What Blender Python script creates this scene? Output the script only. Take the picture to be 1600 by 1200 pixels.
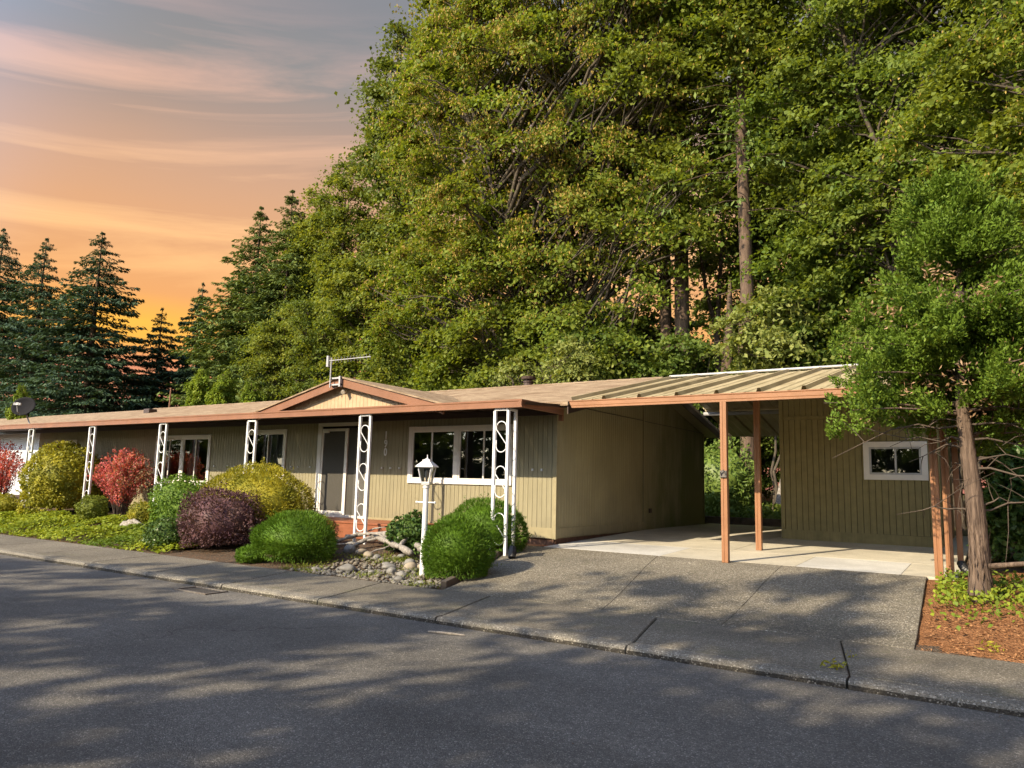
import bpy, math, random
import numpy as np
from mathutils import Matrix, Vector

sc = bpy.context.scene
col = sc.collection
for o in list(bpy.data.objects):
    bpy.data.objects.remove(o)

# ------------------------------------------------------------------ camera
cam_d = bpy.data.cameras.new('camera')
cam_d.sensor_width = 36.0
cam_d.lens = 36.0 * 1155.0 / 1600.0
cam_d.clip_start = 0.05
cam_d.clip_end = 2000.0
cam = bpy.data.objects.new('camera', cam_d)
col.objects.link(cam)
CR = ((0.8352765, 0.0535373, 0.5472174),
      (0.5493093, -0.1245626, -0.8262829),
      (0.0239259, 0.9907663, -0.1334527))
cam.matrix_world = Matrix((CR[0] + (0.0,), CR[1] + (0.0,), CR[2] + (1.55,), (0, 0, 0, 1)))
sc.camera = cam

# ------------------------------------------------------------------ light, sky, exposure
LIGHT = Vector((0.37, 0.93, -0.66)).normalized()      # the way the sunlight travels
sun_d = bpy.data.lights.new('sun', 'SUN')
sun_d.energy = 3.4
sun_d.color = (1.0, 0.84, 0.60)
sun_d.angle = math.radians(0.55)
sun = bpy.data.objects.new('sun', sun_d)
col.objects.link(sun)
sun.rotation_euler = LIGHT.to_track_quat('-Z', 'Y').to_euler()
sun.location = (-20, -50, 40)

world = bpy.data.worlds.new('World')
sc.world = world
world.use_nodes = True
wn, wl = world.node_tree.nodes, world.node_tree.links
wn.clear()
SKY_STRENGTH = 0.15
DUSK_STRENGTH = 0.49


def wmath(op, a, b=None, c=None, clamp=False):
    n = wn.new('ShaderNodeMath')
    n.operation = op
    n.use_clamp = clamp
    for i, v in enumerate((a, b, c)):
        if v is None:
            continue
        if isinstance(v, (int, float)):
            n.inputs[i].default_value = v
        else:
            wl.new(v, n.inputs[i])
    return n.outputs[0]


def wramp(fac, stops):
    n = wn.new('ShaderNodeValToRGB')
    e = n.color_ramp.elements
    while len(e) > 1:
        e.remove(e[-1])
    e[0].position, e[0].color = stops[0][0], stops[0][1] + (1,)
    for p, c in stops[1:]:
        k = e.new(p)
        k.color = c + (1,)
    wl.new(fac, n.inputs[0])
    return n.outputs[0]


def wmix(fac, a, b, blend='MIX'):
    n = wn.new('ShaderNodeMixRGB')
    n.blend_type = blend
    for i, v in enumerate((fac, a, b)):
        if isinstance(v, (int, float)):
            n.inputs[i].default_value = v
        elif isinstance(v, tuple):
            n.inputs[i].default_value = v + (1,)
        else:
            wl.new(v, n.inputs[i])
    return n.outputs[0]


def build_sky():
    tc = wn.new('ShaderNodeTexCoord')
    sep = wn.new('ShaderNodeSeparateXYZ')
    wl.new(tc.outputs['Generated'], sep.inputs[0])
    X, Y, Z = sep.outputs
    # dusk: colour by elevation (Z = sine of the elevation)
    comb = wn.new('ShaderNodeCombineXYZ')
    wl.new(wmath('MULTIPLY', X, 0.9), comb.inputs[0])
    wl.new(wmath('MULTIPLY', Y, 0.9), comb.inputs[1])
    zz = wmath('ADD', wmath('MULTIPLY', Z, 11.0), wmath('ADD', wmath('MULTIPLY', X, -1.05), wmath('MULTIPLY', Y, -0.69)))
    wl.new(zz, comb.inputs[2])
    nz = wn.new('ShaderNodeTexNoise')
    nz.inputs['Scale'].default_value = 1.75
    nz.inputs['Detail'].default_value = 7.0
    nz.inputs['Roughness'].default_value = 0.58
    nz.inputs['Distortion'].default_value = 0.85
    wl.new(comb.outputs[0], nz.inputs['Vector'])
    cloud = wramp(nz.outputs['Fac'], [(0.45, (0, 0, 0)), (0.66, (1, 1, 1))])
    zw = wmath('ADD', Z, wmath('MULTIPLY', wmath('SUBTRACT', nz.outputs['Fac'], 0.5), 0.03))
    base = wramp(zw, [(0.0, (0.50, 0.19, 0.13)), (0.12, (0.66, 0.25, 0.15)), (0.155, (0.78, 0.32, 0.12)),
                      (0.20, (0.76, 0.35, 0.12)), (0.25, (0.70, 0.35, 0.15)), (0.31, (0.63, 0.34, 0.18)),
                      (0.37, (0.53, 0.32, 0.21)), (0.43, (0.36, 0.265, 0.22)), (0.48, (0.255, 0.24, 0.235)),
                      (0.54, (0.21, 0.215, 0.232)), (0.7, (0.17, 0.19, 0.24)), (1.0, (0.15, 0.19, 0.28))])
    lit = wramp(Z, [(0.0, (0.6, 0.25, 0.15)), (0.16, (0.92, 0.44, 0.10)), (0.22, (0.92, 0.48, 0.18)), (0.32, (0.98, 0.58, 0.27)),
                    (0.40, (0.86, 0.50, 0.31)), (0.46, (0.72, 0.43, 0.32)), (0.51, (0.42, 0.31, 0.29)), (0.56, (0.22, 0.22, 0.24)), (0.75, (0.18, 0.20, 0.26)), (1.0, (0.16, 0.2, 0.29))])
    dusk = wmix(wmath('MULTIPLY', cloud, 0.68), base, lit)
    # the yellow afterglow low over the firs
    gl = wn.new('ShaderNodeVectorMath')
    gl.operation = 'DOT_PRODUCT'
    wl.new(tc.outputs['Generated'], gl.inputs[0])
    gl.inputs[1].default_value = Vector((-0.8611, 0.4771, 0.175)).normalized()
    glow = wramp(gl.outputs['Value'], [(0.990, (0, 0, 0)), (0.9985, (1, 1, 1))])
    band = wramp(Z, [(0.135, (0, 0, 0)), (0.165, (1, 1, 1)), (0.185, (1, 1, 1)), (0.22, (0, 0, 0))])
    dusk = wmix(wmath('MULTIPLY', wmath('MULTIPLY', glow, band), 0.5), dusk, (1.0, 0.55, 0.02))
    b1 = wn.new('ShaderNodeBackground')
    b1.inputs[1].default_value = DUSK_STRENGTH
    wl.new(dusk, b1.inputs[0])
    # daylight on the sun's side of the sky
    sky = wn.new('ShaderNodeTexSky')
    sky.sky_type = 'NISHITA'
    sky.sun_disc = False
    sky.sun_elevation = math.asin(-LIGHT.z)
    sky.sun_rotation = math.atan2(-LIGHT.x, -LIGHT.y)
    b2 = wn.new('ShaderNodeBackground')
    b2.inputs[1].default_value = SKY_STRENGTH
    wl.new(sky.outputs[0], b2.inputs[0])
    side = wmath('ADD', wmath('MULTIPLY', X, -LIGHT.x), wmath('MULTIPLY', Y, -LIGHT.y))
    side = wmath('ADD', side, wmath('MULTIPLY', Z, 0.35))
    mr = wn.new('ShaderNodeMapRange')
    mr.interpolation_type = 'SMOOTHSTEP'
    mr.inputs[1].default_value = 0.05
    mr.inputs[2].default_value = 0.60
    wl.new(side, mr.inputs[0])
    mix = wn.new('ShaderNodeMixShader')
    wl.new(mr.outputs[0], mix.inputs[0])
    wl.new(b1.outputs[0], mix.inputs[1])
    wl.new(b2.outputs[0], mix.inputs[2])
    out = wn.new('ShaderNodeOutputWorld')
    wl.new(mix.outputs[0], out.inputs[0])


build_sky()
sc.view_settings.view_transform = 'Standard'
sc.view_settings.look = 'None'
sc.view_settings.exposure = 1.4
sc.view_settings.gamma = 1.0
sc.view_settings.use_curve_mapping = False
sc.render.engine = 'CYCLES'
sc.cycles.use_denoising = True
sc.cycles.max_bounces = 6
sc.cycles.diffuse_bounces = 3
sc.cycles.glossy_bounces = 3
sc.cycles.transmission_bounces = 4
sc.cycles.transparent_max_bounces = 8
sc.cycles.caustics_reflective = False
sc.cycles.caustics_refractive = False

# ------------------------------------------------------------------ helpers: objects
random.seed(7)


def tag(o, label=None, cat=None, group=None, kind=None):
    if label:
        o['label'] = label
    if cat:
        o['category'] = cat
    if group:
        o['group'] = group
    if kind:
        o['kind'] = kind
    return o


def thing(name, label, cat, loc=(0, 0, 0), group=None, rz=0.0):
    o = bpy.data.objects.new(name, None)
    o.empty_display_size = 0.2
    col.objects.link(o)
    o.location = loc
    o.rotation_euler = (0, 0, rz)
    return tag(o, label, cat, group)


def kids(o):
    return [c for c in bpy.data.objects if c.parent == o]


def copy_thing(root, loc, rz=0.0, scale=1.0, label=None, group=None):
    r = root.copy()
    col.objects.link(r)
    r.location = loc
    r.rotation_euler = (0, 0, rz)
    r.scale = (scale,) * 3 if not isinstance(scale, tuple) else scale
    if label:
        r['label'] = label
    if group:
        r['group'] = group
    for ch in kids(root):
        c = ch.copy()
        col.objects.link(c)
        c.parent = r
        for g in kids(ch):
            d = g.copy()
            col.objects.link(d)
            d.parent = c
    return r


def root_loc(o):
    v = Vector((0, 0, 0))
    while o is not None:
        v += o.location
        o = o.parent
    return v


def link(name, me, mats, parent=None, world=True, origin=None):
    """one mesh object; vertices given in world space are moved to the parent's frame"""
    if not isinstance(mats, (list, tuple)):
        mats = [mats]
    for m in mats:
        me.materials.append(m)
    o = bpy.data.objects.new(name, me)
    col.objects.link(o)
    off = Vector((0, 0, 0))
    if parent is not None:
        o.parent = parent
        if world:
            off = root_loc(parent)
    if origin is not None:
        o.location = Vector(origin) - off
        off = Vector(origin)
    if off.length > 0:
        me.transform(Matrix.Translation(-off))
    return o


class MB:
    def __init__(s):
        s.v, s.f, s.m = [], [], []

    def add(s, vs, fs, mi=0):
        n = len(s.v)
        s.v += [tuple(p) for p in vs]
        s.f += [tuple(i + n for i in f) for f in fs]
        s.m += [mi] * len(fs)
        return s

    def hexa(s, p, mi=0):
        """eight corners: four of the bottom counter-clockwise, then the four above them"""
        return s.add(p, [(3, 2, 1, 0), (4, 5, 6, 7), (0, 1, 5, 4), (1, 2, 6, 5), (2, 3, 7, 6), (3, 0, 4, 7)], mi)

    def box(s, x0, x1, y0, y1, z0, z1, mi=0):
        return s.hexa([(x0, y0, z0), (x1, y0, z0), (x1, y1, z0), (x0, y1, z0),
                       (x0, y0, z1), (x1, y0, z1), (x1, y1, z1), (x0, y1, z1)], mi)

    def beam(s, a, b, w, h, up=(0, 0, 1), mi=0):
        """box of width w and height h whose axis runs from a to b"""
        a, b = Vector(a), Vector(b)
        d = (b - a).normalized()
        sd = d.cross(Vector(up))
        if sd.length < 1e-5:
            sd = d.cross(Vector((0, 1, 0)))
        sd.normalize()
        u = sd.cross(d).normalized()
        q = []
        for p in (a, b):
            q.append([p - sd * w / 2 - u * h / 2, p + sd * w / 2 - u * h / 2, p + sd * w / 2 + u * h / 2, p - sd * w / 2 + u * h / 2])
        vs = q[0] + q[1]
        return s.add(vs, [(3, 2, 1, 0), (4, 5, 6, 7), (0, 1, 5, 4), (1, 2, 6, 5), (2, 3, 7, 6), (3, 0, 4, 7)], mi)

    def tube(s, pts, rad, n=8, cap=True, mi=0):
        pts = [Vector(p) for p in pts]
        if isinstance(rad, (int, float)):
            rad = [rad] * len(pts)
        base = len(s.v)
        ref = Vector((0.13, 0.21, 1.0)).normalized()
        for i, p in enumerate(pts):
            d = (pts[min(i + 1, len(pts) - 1)] - pts[max(i - 1, 0)])
            d = d.normalized() if d.length > 1e-9 else Vector((0, 0, 1))
            r = ref if abs(d.dot(ref)) < 0.95 else Vector((1, 0.1, 0)).normalized()
            a = d.cross(r).normalized()
            b = d.cross(a).normalized()
            for k in range(n):
                t = 2 * math.pi * k / n
                s.v.append(tuple(p + (a * math.cos(t) + b * math.sin(t)) * rad[i]))
        for i in range(len(pts) - 1):
            for k in range(n):
                k2 = (k + 1) % n
                s.f.append((base + i * n + k, base + i * n + k2, base + (i + 1) * n + k2, base + (i + 1) * n + k))
                s.m.append(mi)
        if cap:
            s.f.append(tuple(base + k for k in range(n))[::-1])
            s.f.append(tuple(base + (len(pts) - 1) * n + k for k in range(n)))
            s.m += [mi, mi]
        return s

    def lathe(s, prof, c, n=16, mi=0):
        base = len(s.v)
        for r, z in prof:
            for k in range(n):
                t = 2 * math.pi * k / n
                s.v.append((c[0] + r * math.cos(t), c[1] + r * math.sin(t), c[2] + z))
        for i in range(len(prof) - 1):
            for k in range(n):
                k2 = (k + 1) % n
                s.f.append((base + i * n + k, base + i * n + k2, base + (i + 1) * n + k2, base + (i + 1) * n + k))
                s.m.append(mi)
        s.f.append(tuple(base + k for k in range(n))[::-1])
        s.f.append(tuple(base + (len(prof) - 1) * n + k for k in range(n)))
        s.m += [mi, mi]
        return s

    def build(s, name, mats, parent=None, smooth=False, world=True, origin=None, bevel=0.0):
        me = bpy.data.meshes.new(name)
        me.from_pydata(s.v, [], s.f)
        me.update()
        if any(s.m):
            me.polygons.foreach_set('material_index', s.m)
        if smooth:
            me.polygons.foreach_set('use_smooth', [True] * len(me.polygons))
        o = link(name, me, mats, parent, world, origin)
        if bevel > 0:
            b = o.modifiers.new('bevel', 'BEVEL')
            b.width = bevel
            b.segments = 2
            b.limit_method = 'ANGLE'
        return o


def box(name, mats, parent, x0, x1, y0, y1, z0, z1, bevel=0.0):
    return MB().box(x0, x1, y0, y1, z0, z1).build(name, mats, parent, bevel=bevel)


def np_mesh(name, V, F, mats, parent=None, world=True, smooth=False, mi=None):
    """V (n,3); F (m,4) or (m,3) int: a fast mesh"""
    V = np.ascontiguousarray(V, dtype=np.float32)
    F = np.ascontiguousarray(F, dtype=np.int32)
    k = F.shape[1]
    me = bpy.data.meshes.new(name)
    me.vertices.add(len(V))
    me.vertices.foreach_set('co', V.ravel())
    me.loops.add(F.size)
    me.loops.foreach_set('vertex_index', F.ravel())
    me.polygons.add(len(F))
    me.polygons.foreach_set('loop_start', np.arange(0, F.size, k, dtype=np.int32))
    if mi is not None:
        me.polygons.foreach_set('material_index', np.asarray(mi, dtype=np.int32))
    if smooth:
        me.polygons.foreach_set('use_smooth', np.ones(len(F), dtype=bool))
    me.update(calc_edges=True)
    return link(name, me, mats, parent, world)


def norm(a):
    return a / np.maximum(np.linalg.norm(a, axis=-1, keepdims=True), 1e-9)


def leaf_arrays(C, D, N, L, W, fold=0.18):
    """diamond leaves: centre, direction, normal, length, width"""
    D = norm(D)
    S = norm(np.cross(D, N))
    N = norm(np.cross(S, D))
    L = np.asarray(L).reshape(-1, 1)
    W = np.asarray(W).reshape(-1, 1)
    v = np.stack([C - D * L / 2, C + S * W / 2 + N * W * fold + D * L * 0.05, C + D * L / 2, C - S * W / 2 + N * W * fold + D * L * 0.05], axis=1)
    n = len(C)
    return v.reshape(-1, 3), np.arange(n * 4).reshape(n, 4)


def leaves(name, C, D, N, L, W, mats, parent=None, fold=0.18, world=True, mi=None):
    v, f = leaf_arrays(C, D, N, L, W, fold)
    return np_mesh(name, v, f, mats, parent, world, mi=mi)


# ------------------------------------------------------------------ helpers: materials
class NT:
    def __init__(s, name):
        s.m = bpy.data.materials.new(name)
        s.m.use_nodes = True
        s.t = s.m.node_tree
        s.t.nodes.clear()
        s.out = s.t.nodes.new('ShaderNodeOutputMaterial')
        g = s.t.nodes.new('ShaderNodeNewGeometry')
        s.pos, s.rnd, s.nrm = g.outputs['Position'], g.outputs['Random Per Island'], g.outputs['Normal']

    def n(s, kind, **kw):
        k = s.t.nodes.new(kind)
        for a, b in kw.items():
            setattr(k, a, b)
        return k

    def l(s, a, b):
        s.t.links.new(a, b)

    def put(s, sock, v):
        if isinstance(v, bpy.types.NodeSocket):
            s.l(v, sock)
        elif isinstance(v, tuple) and len(v) == 3 and sock.type == 'RGBA':
            sock.default_value = v + (1,)
        else:
            sock.default_value = v

    def math(s, op, a, b=0.0, clamp=False):
        k = s.n('ShaderNodeMath', operation=op, use_clamp=clamp)
        s.put(k.inputs[0], a)
        s.put(k.inputs[1], b)
        return k.outputs[0]

    def mapping(s, scale=(1, 1, 1), rot=(0, 0, 0), vec=None):
        k = s.n('ShaderNodeMapping')
        s.l(vec or s.pos, k.inputs[0])
        k.inputs['Scale'].default_value = scale
        k.inputs['Rotation'].default_value = rot
        return k.outputs[0]

    def noise(s, scale, detail=4.0, rough=0.55, vec=None, dist=0.0):
        k = s.n('ShaderNodeTexNoise')
        s.l(vec or s.pos, k.inputs['Vector'])
        k.inputs['Scale'].default_value = scale
        k.inputs['Detail'].default_value = detail
        k.inputs['Roughness'].default_value = rough
        k.inputs['Distortion'].default_value = dist
        return k.outputs['Fac']

    def voro(s, scale, vec=None, feature='F1', out='Distance'):
        k = s.n('ShaderNodeTexVoronoi', feature=feature)
        s.l(vec or s.pos, k.inputs['Vector'])
        k.inputs['Scale'].default_value = scale
        return k.outputs[out]

    def ramp(s, fac, stops, interp='LINEAR'):
        k = s.n('ShaderNodeValToRGB')
        k.color_ramp.interpolation = interp
        e = k.color_ramp.elements
        while len(e) > 1:
            e.remove(e[-1])
        for i, (p, c) in enumerate(stops):
            q = e[0] if i == 0 else e.new(p)
            q.position = p
            q.color = (c, c, c, 1) if isinstance(c, (int, float)) else tuple(c) + (1,)
        s.l(fac, k.inputs[0])
        return k.outputs[0]

    def mix(s, f, a, b, blend='MIX'):
        k = s.n('ShaderNodeMixRGB', blend_type=blend)
        for i, v in enumerate((f, a, b)):
            s.put(k.inputs[i], v)
        return k.outputs[0]

    def bump(s, h, strength=0.3, dist=0.01, normal=None):
        k = s.n('ShaderNodeBump')
        k.inputs['Strength'].default_value = strength
        k.inputs['Distance'].default_value = dist
        s.l(h, k.inputs['Height'])
        if normal:
            s.l(normal, k.inputs['Normal'])
        return k.outputs[0]

    def pbr(s, base, rough=0.6, normal=None, metal=0.0, spec=0.5):
        k = s.n('ShaderNodeBsdfPrincipled')
        s.put(k.inputs['Base Color'], base)
        s.put(k.inputs['Roughness'], rough)
        s.put(k.inputs['Metallic'], metal)
        s.put(k.inputs['Specular IOR Level'], spec)
        if normal:
            s.l(normal, k.inputs['Normal'])
        return k

    def done(s, shader):
        s.l(shader.outputs[0] if hasattr(shader, 'outputs') else shader, s.out.inputs[0])
        return s.m


def paint(name, c, rough=0.5, var=0.12, grain=None, bump=0.08, dirt=None, scale=6.0, spec=0.4):
    t = NT(name)
    c = tuple(c)
    dk = tuple(x * (1 - var * 2) for x in c)
    lt = tuple(min(1, x * (1 + var)) for x in c)
    f = t.noise(scale, 6, 0.62)
    b = t.mix(t.ramp(f, [(0.28, 0.0), (0.72, 1.0)]), dk, lt)
    h = t.noise(scale * 9, 4)
    if grain:
        gv = t.noise(1.0, 5, 0.6, vec=t.mapping(grain))
        b = t.mix(0.30, b, t.mix(1.0, b, t.ramp(gv, [(0.3, 0.45), (0.7, 1.25)]), 'MULTIPLY'))
        h = gv
    if dirt:
        d = t.noise(1.7, 7, 0.66)
        b = t.mix(t.ramp(d, [(0.50, 0.0), (0.72, 0.75)]), b, tuple(dirt))
    return t.done(t.pbr(b, t.math('ADD', t.math('MULTIPLY', f, 0.2), rough - 0.1), t.bump(h, bump, 0.01), spec=spec))


def leafmat(name, a, b, c=None, trans=0.30, scale=0.35, rough=0.55):
    """leaf colours a..b leaf by leaf, drifting towards c from spray to spray"""
    t = NT(name)
    base = t.mix(t.rnd, tuple(a), tuple(b))
    if c:
        base = t.mix(t.ramp(t.noise(scale, 3, 0.6), [(0.42, 0.0), (0.62, 0.85)]), base, t.mix(t.rnd, tuple(c), tuple(x * 0.75 for x in c)))
    p = t.pbr(base, rough, spec=0.16)
    tr = t.n('ShaderNodeBsdfTranslucent')
    t.l(t.mix(1.0, base, (1.35, 1.25, 0.5), 'MULTIPLY'), tr.inputs[0])
    mx = t.n('ShaderNodeMixShader')
    mx.inputs[0].default_value = trans
    t.l(p.outputs[0], mx.inputs[1])
    t.l(tr.outputs[0], mx.inputs[2])
    return t.done(mx)


def barkmat(name, a, b, vs=(9, 9, 1.6)):
    t = NT(name)
    f = t.noise(1.0, 6, 0.65, vec=t.mapping(vs), dist=0.6)
    base = t.mix(t.ramp(f, [(0.3, 0.0), (0.7, 1.0)]), tuple(a), tuple(b))
    return t.done(t.pbr(base, 0.9, t.bump(f, 0.9, 0.03), spec=0.2))


def aggregate(name, c0, c1, cell, patch=0.25, stain=(0.10, 0.08, 0.06), sparkle=0.5, bump=0.5, moss=0.0, cracks=0.0):
    """stony surface: each little stone its own grey, worn and stained in patches"""
    t = NT(name)
    cellc = t.voro(cell, out='Color')
    sep = t.n('ShaderNodeSeparateColor')
    t.l(cellc, sep.inputs[0])
    r = sep.outputs[0]
    dist = t.voro(cell)
    base = t.mix(t.ramp(r, [(0.0, 0.0), (0.75, 0.55), (1.0, 1.0)]), tuple(c0), tuple(c1))
    base = t.mix(t.ramp(r, [(0.90, 0.0), (0.97, sparkle)]), base, (0.62, 0.58, 0.50))
    big = t.noise(0.55, 6, 0.62)
    base = t.mix(1.0, base, t.ramp(big, [(0.3, 1.0 - patch), (0.7, 1.0 + patch * 0.5)]), 'MULTIPLY')
    fine = t.noise(26, 3, 0.7)
    base = t.mix(1.0, base, t.ramp(fine, [(0.3, 0.78), (0.7, 1.18)]), 'MULTIPLY')
    base = t.mix(1.0, base, t.ramp(t.noise(1.0, 4, 0.6, vec=t.mapping((0.06, 1.1, 1))), [(0.3, 0.84), (0.7, 1.12)]), 'MULTIPLY')
    st = t.noise(0.9, 8, 0.7, dist=0.7)
    base = t.mix(t.ramp(st, [(0.56, 0.0), (0.74, 0.55)]), base, tuple(stain))
    if cracks > 0:
        wob = t.n('ShaderNodeTexNoise')
        t.l(t.pos, wob.inputs['Vector'])
        wob.inputs['Scale'].default_value = 1.4
        wob.inputs['Detail'].default_value = 6
        ad = t.n('ShaderNodeVectorMath', operation='MULTIPLY_ADD')
        t.l(wob.outputs['Color'], ad.inputs[0])
        ad.inputs[1].default_value = (1.6, 1.6, 0)
        t.l(t.pos, ad.inputs[2])
        ed = t.voro(0.17, vec=ad.outputs[0], feature='DISTANCE_TO_EDGE')
        ck = t.math('MULTIPLY', t.ramp(ed, [(0.0, 1.0), (0.0022, 0.0)]), t.ramp(t.noise(0.35, 3), [(0.45, 0.0), (0.6, cracks)]))
        base = t.mix(ck, base, (0.03, 0.027, 0.023))
    if moss > 0:
        mo = t.noise(2.3, 8, 0.7)
        base = t.mix(t.ramp(mo, [(0.54, 0.0), (0.7, moss)]), base, (0.09, 0.10, 0.03))
    h = t.math('ADD', t.math('MULTIPLY', dist, -1.0), t.math('MULTIPLY', t.noise(8, 3), 0.4))
    return t.done(t.pbr(base, 0.82, t.bump(h, bump, 0.012), spec=0.35))


def concrete(name, c, patch=0.3):
    t = NT(name)
    f = t.noise(0.8, 8, 0.65, dist=0.4)
    b = t.mix(t.ramp(f, [(0.3, 0.0), (0.7, 1.0)]), tuple(x * (1 - patch) for x in c), tuple(x * (1 + patch * 0.4) for x in c))
    f2 = t.noise(45, 3, 0.7)
    b = t.mix(1.0, b, t.ramp(f2, [(0.3, 0.82), (0.7, 1.12)]), 'MULTIPLY')
    cr = t.voro(0.7, vec=None, feature='DISTANCE_TO_EDGE')
    st = t.noise(1.9, 7, 0.7)
    b = t.mix(t.ramp(st, [(0.55, 0.0), (0.75, 0.5)]), b, tuple(x * 0.45 for x in c))
    return t.done(t.pbr(b, 0.8, t.bump(f2, 0.25, 0.006), spec=0.3))


def glassmat(name, tint=(0.5, 0.55, 0.55), refl=(0.9, 0.95, 1.0)):
    t = NT(name)
    tr = t.n('ShaderNodeBsdfTransparent')
    tr.inputs[0].default_value = tint + (1,)
    gl = t.n('ShaderNodeBsdfGlossy')
    gl.inputs['Roughness'].default_value = 0.015
    gl.inputs[0].default_value = refl + (1,)
    wv = t.noise(1.2, 2)
    t.l(t.bump(wv, 0.05, 0.05), gl.inputs['Normal'])
    fr = t.n('ShaderNodeFresnel')
    fr.inputs[0].default_value = 1.7
    mx = t.n('ShaderNodeMixShader')
    t.l(t.math('ADD', t.math('MULTIPLY', fr.outputs[0], 1.0), 0.04, True), mx.inputs[0])
    t.l(tr.outputs[0], mx.inputs[1])
    t.l(gl.outputs[0], mx.inputs[2])
    return t.done(mx)


def sidingmat(name, c):
    t = NT(name)
    c = tuple(c)
    g = t.noise(1.0, 6, 0.62, vec=t.mapping((34, 34, 1.1)))
    b = t.mix(t.ramp(g, [(0.3, 0.0), (0.7, 1.0)]), tuple(x * 0.84 for x in c), tuple(x * 1.10 for x in c))
    w = t.noise(0.9, 6, 0.6)
    b = t.mix(1.0, b, t.ramp(w, [(0.3, 0.84), (0.7, 1.08)]), 'MULTIPLY')
    sp = t.n('ShaderNodeSeparateXYZ')
    t.l(t.pos, sp.inputs[0])
    k = t.math('ADD', t.math('MULTIPLY', t.math('SUBTRACT', 1.0, sp.outputs[2]), 1.3), t.math('MULTIPLY', t.math('SUBTRACT', t.noise(3.0, 6, 0.7), 0.5), 1.4))
    b = t.mix(t.ramp(k, [(0.1, 0.0), (0.9, 0.55)]), b, (0.13, 0.11, 0.07))      # rain splash along the foot
    st = t.noise(1.0, 5, 0.6, vec=t.mapping((5, 5, 0.35)))
    b = t.mix(t.ramp(st, [(0.58, 0.0), (0.8, 0.35)]), b, tuple(x * 0.6 for x in c))
    return t, b, g


def make_siding():
    t, b, g = sidingmat('olive_siding', (0.258, 0.228, 0.136))
    return t.done(t.pbr(b, 0.62, t.bump(g, 0.25, 0.006)))


def make_mossy_siding():
    """the shady end wall: green algae creeping in from the far end and from the foot"""
    t, b, g = sidingmat('mossy_siding', (0.325, 0.288, 0.165))
    sep = t.n('ShaderNodeSeparateXYZ')
    t.l(t.pos, sep.inputs[0])
    k = t.math('ADD', t.math('MULTIPLY', t.math('SUBTRACT', sep.outputs[1], 15.6), 0.16),
               t.math('MULTIPLY', t.math('SUBTRACT', 1.6, sep.outputs[2]), 0.13))
    k = t.math('ADD', k, t.math('MULTIPLY', t.math('SUBTRACT', t.noise(0.8, 6, 0.66, vec=t.mapping((1, 2.2, 0.7))), 0.5), 1.5))
    b = t.mix(t.ramp(k, [(-0.0, 0.0), (0.50, 0.85)]), b, (0.105, 0.118, 0.020))
    return t.done(t.pbr(b, 0.75, t.bump(g, 0.25, 0.006)))


M = {}
M['siding'] = make_siding()
M['mossy'] = make_mossy_siding()
M['shed'] = paint('shed_paint', (0.235, 0.198, 0.085), 0.6, 0.10, grain=(26, 26, 0.9), bump=0.2)
M['gable'] = paint('gable_paint', (0.46, 0.335, 0.20), 0.6, 0.09, grain=(30, 30, 1.0), bump=0.2)
M['trim_olive'] = paint('trim_olive', (0.29, 0.25, 0.145), 0.6, 0.08)
M['copper'] = paint('copper_brown_paint', (0.225, 0.100, 0.050), 0.48, 0.10, scale=2.5, dirt=(0.20, 0.085, 0.045))
M['copper_post'] = paint('copper_post_paint', (0.29, 0.138, 0.066), 0.42, 0.08, scale=3)
M['white'] = paint('white_paint', (0.74, 0.75, 0.76), 0.4, 0.05, dirt=(0.60, 0.59, 0.55))
M['white_win'] = paint('white_window_paint', (0.72, 0.69, 0.64), 0.45, 0.04)
M['cream_trim'] = paint('cream_trim_paint', (0.60, 0.52, 0.40), 0.55, 0.06)
M['pale_siding'] = paint('pale_siding', (0.55, 0.58, 0.62), 0.6, 0.04)
M['dark'] = paint('dark_inside', (0.018, 0.018, 0.02), 0.9, 0.1)
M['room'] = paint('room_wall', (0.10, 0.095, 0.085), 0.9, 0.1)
M['screen'] = paint('screen_mesh', (0.060, 0.055, 0.045), 0.75, 0.12, bump=0.3, scale=60)
M['curtain'] = paint('curtain_cloth', (0.42, 0.42, 0.40), 0.9, 0.06)
M['glass'] = glassmat('window_glass')
M['lamp_glass'] = glassmat('lamp_glass', (0.92, 0.88, 0.80))
M['gutter_dark'] = paint('dark_brown_metal', (0.055, 0.033, 0.024), 0.5, 0.1)
M['steel'] = paint('grey_metal', (0.42, 0.42, 0.42), 0.38, 0.08)
M['alu'] = paint('aluminium', (0.40, 0.40, 0.41), 0.32, 0.05)
M['dish'] = paint('dish_grey', (0.022, 0.022, 0.025), 0.9, 0.08, spec=0.05)
M['iron'] = paint('rusty_iron', (0.15, 0.135, 0.12), 0.7, 0.2, scale=30, dirt=(0.12, 0.075, 0.05))
M['black_plastic'] = paint('black_plastic', (0.02, 0.02, 0.02), 0.45, 0.1)
M['deck'] = paint('deck_stain', (0.27, 0.09, 0.04), 0.55, 0.14, grain=(1.4, 30, 30), bump=0.3, scale=3)
M['brick_brown'] = paint('brown_block', (0.14, 0.075, 0.05), 0.85, 0.2, scale=14, bump=0.4)
M['timber_edge'] = paint('old_timber', (0.12, 0.095, 0.07), 0.9, 0.2, grain=(2, 30, 30), bump=0.5)


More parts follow.
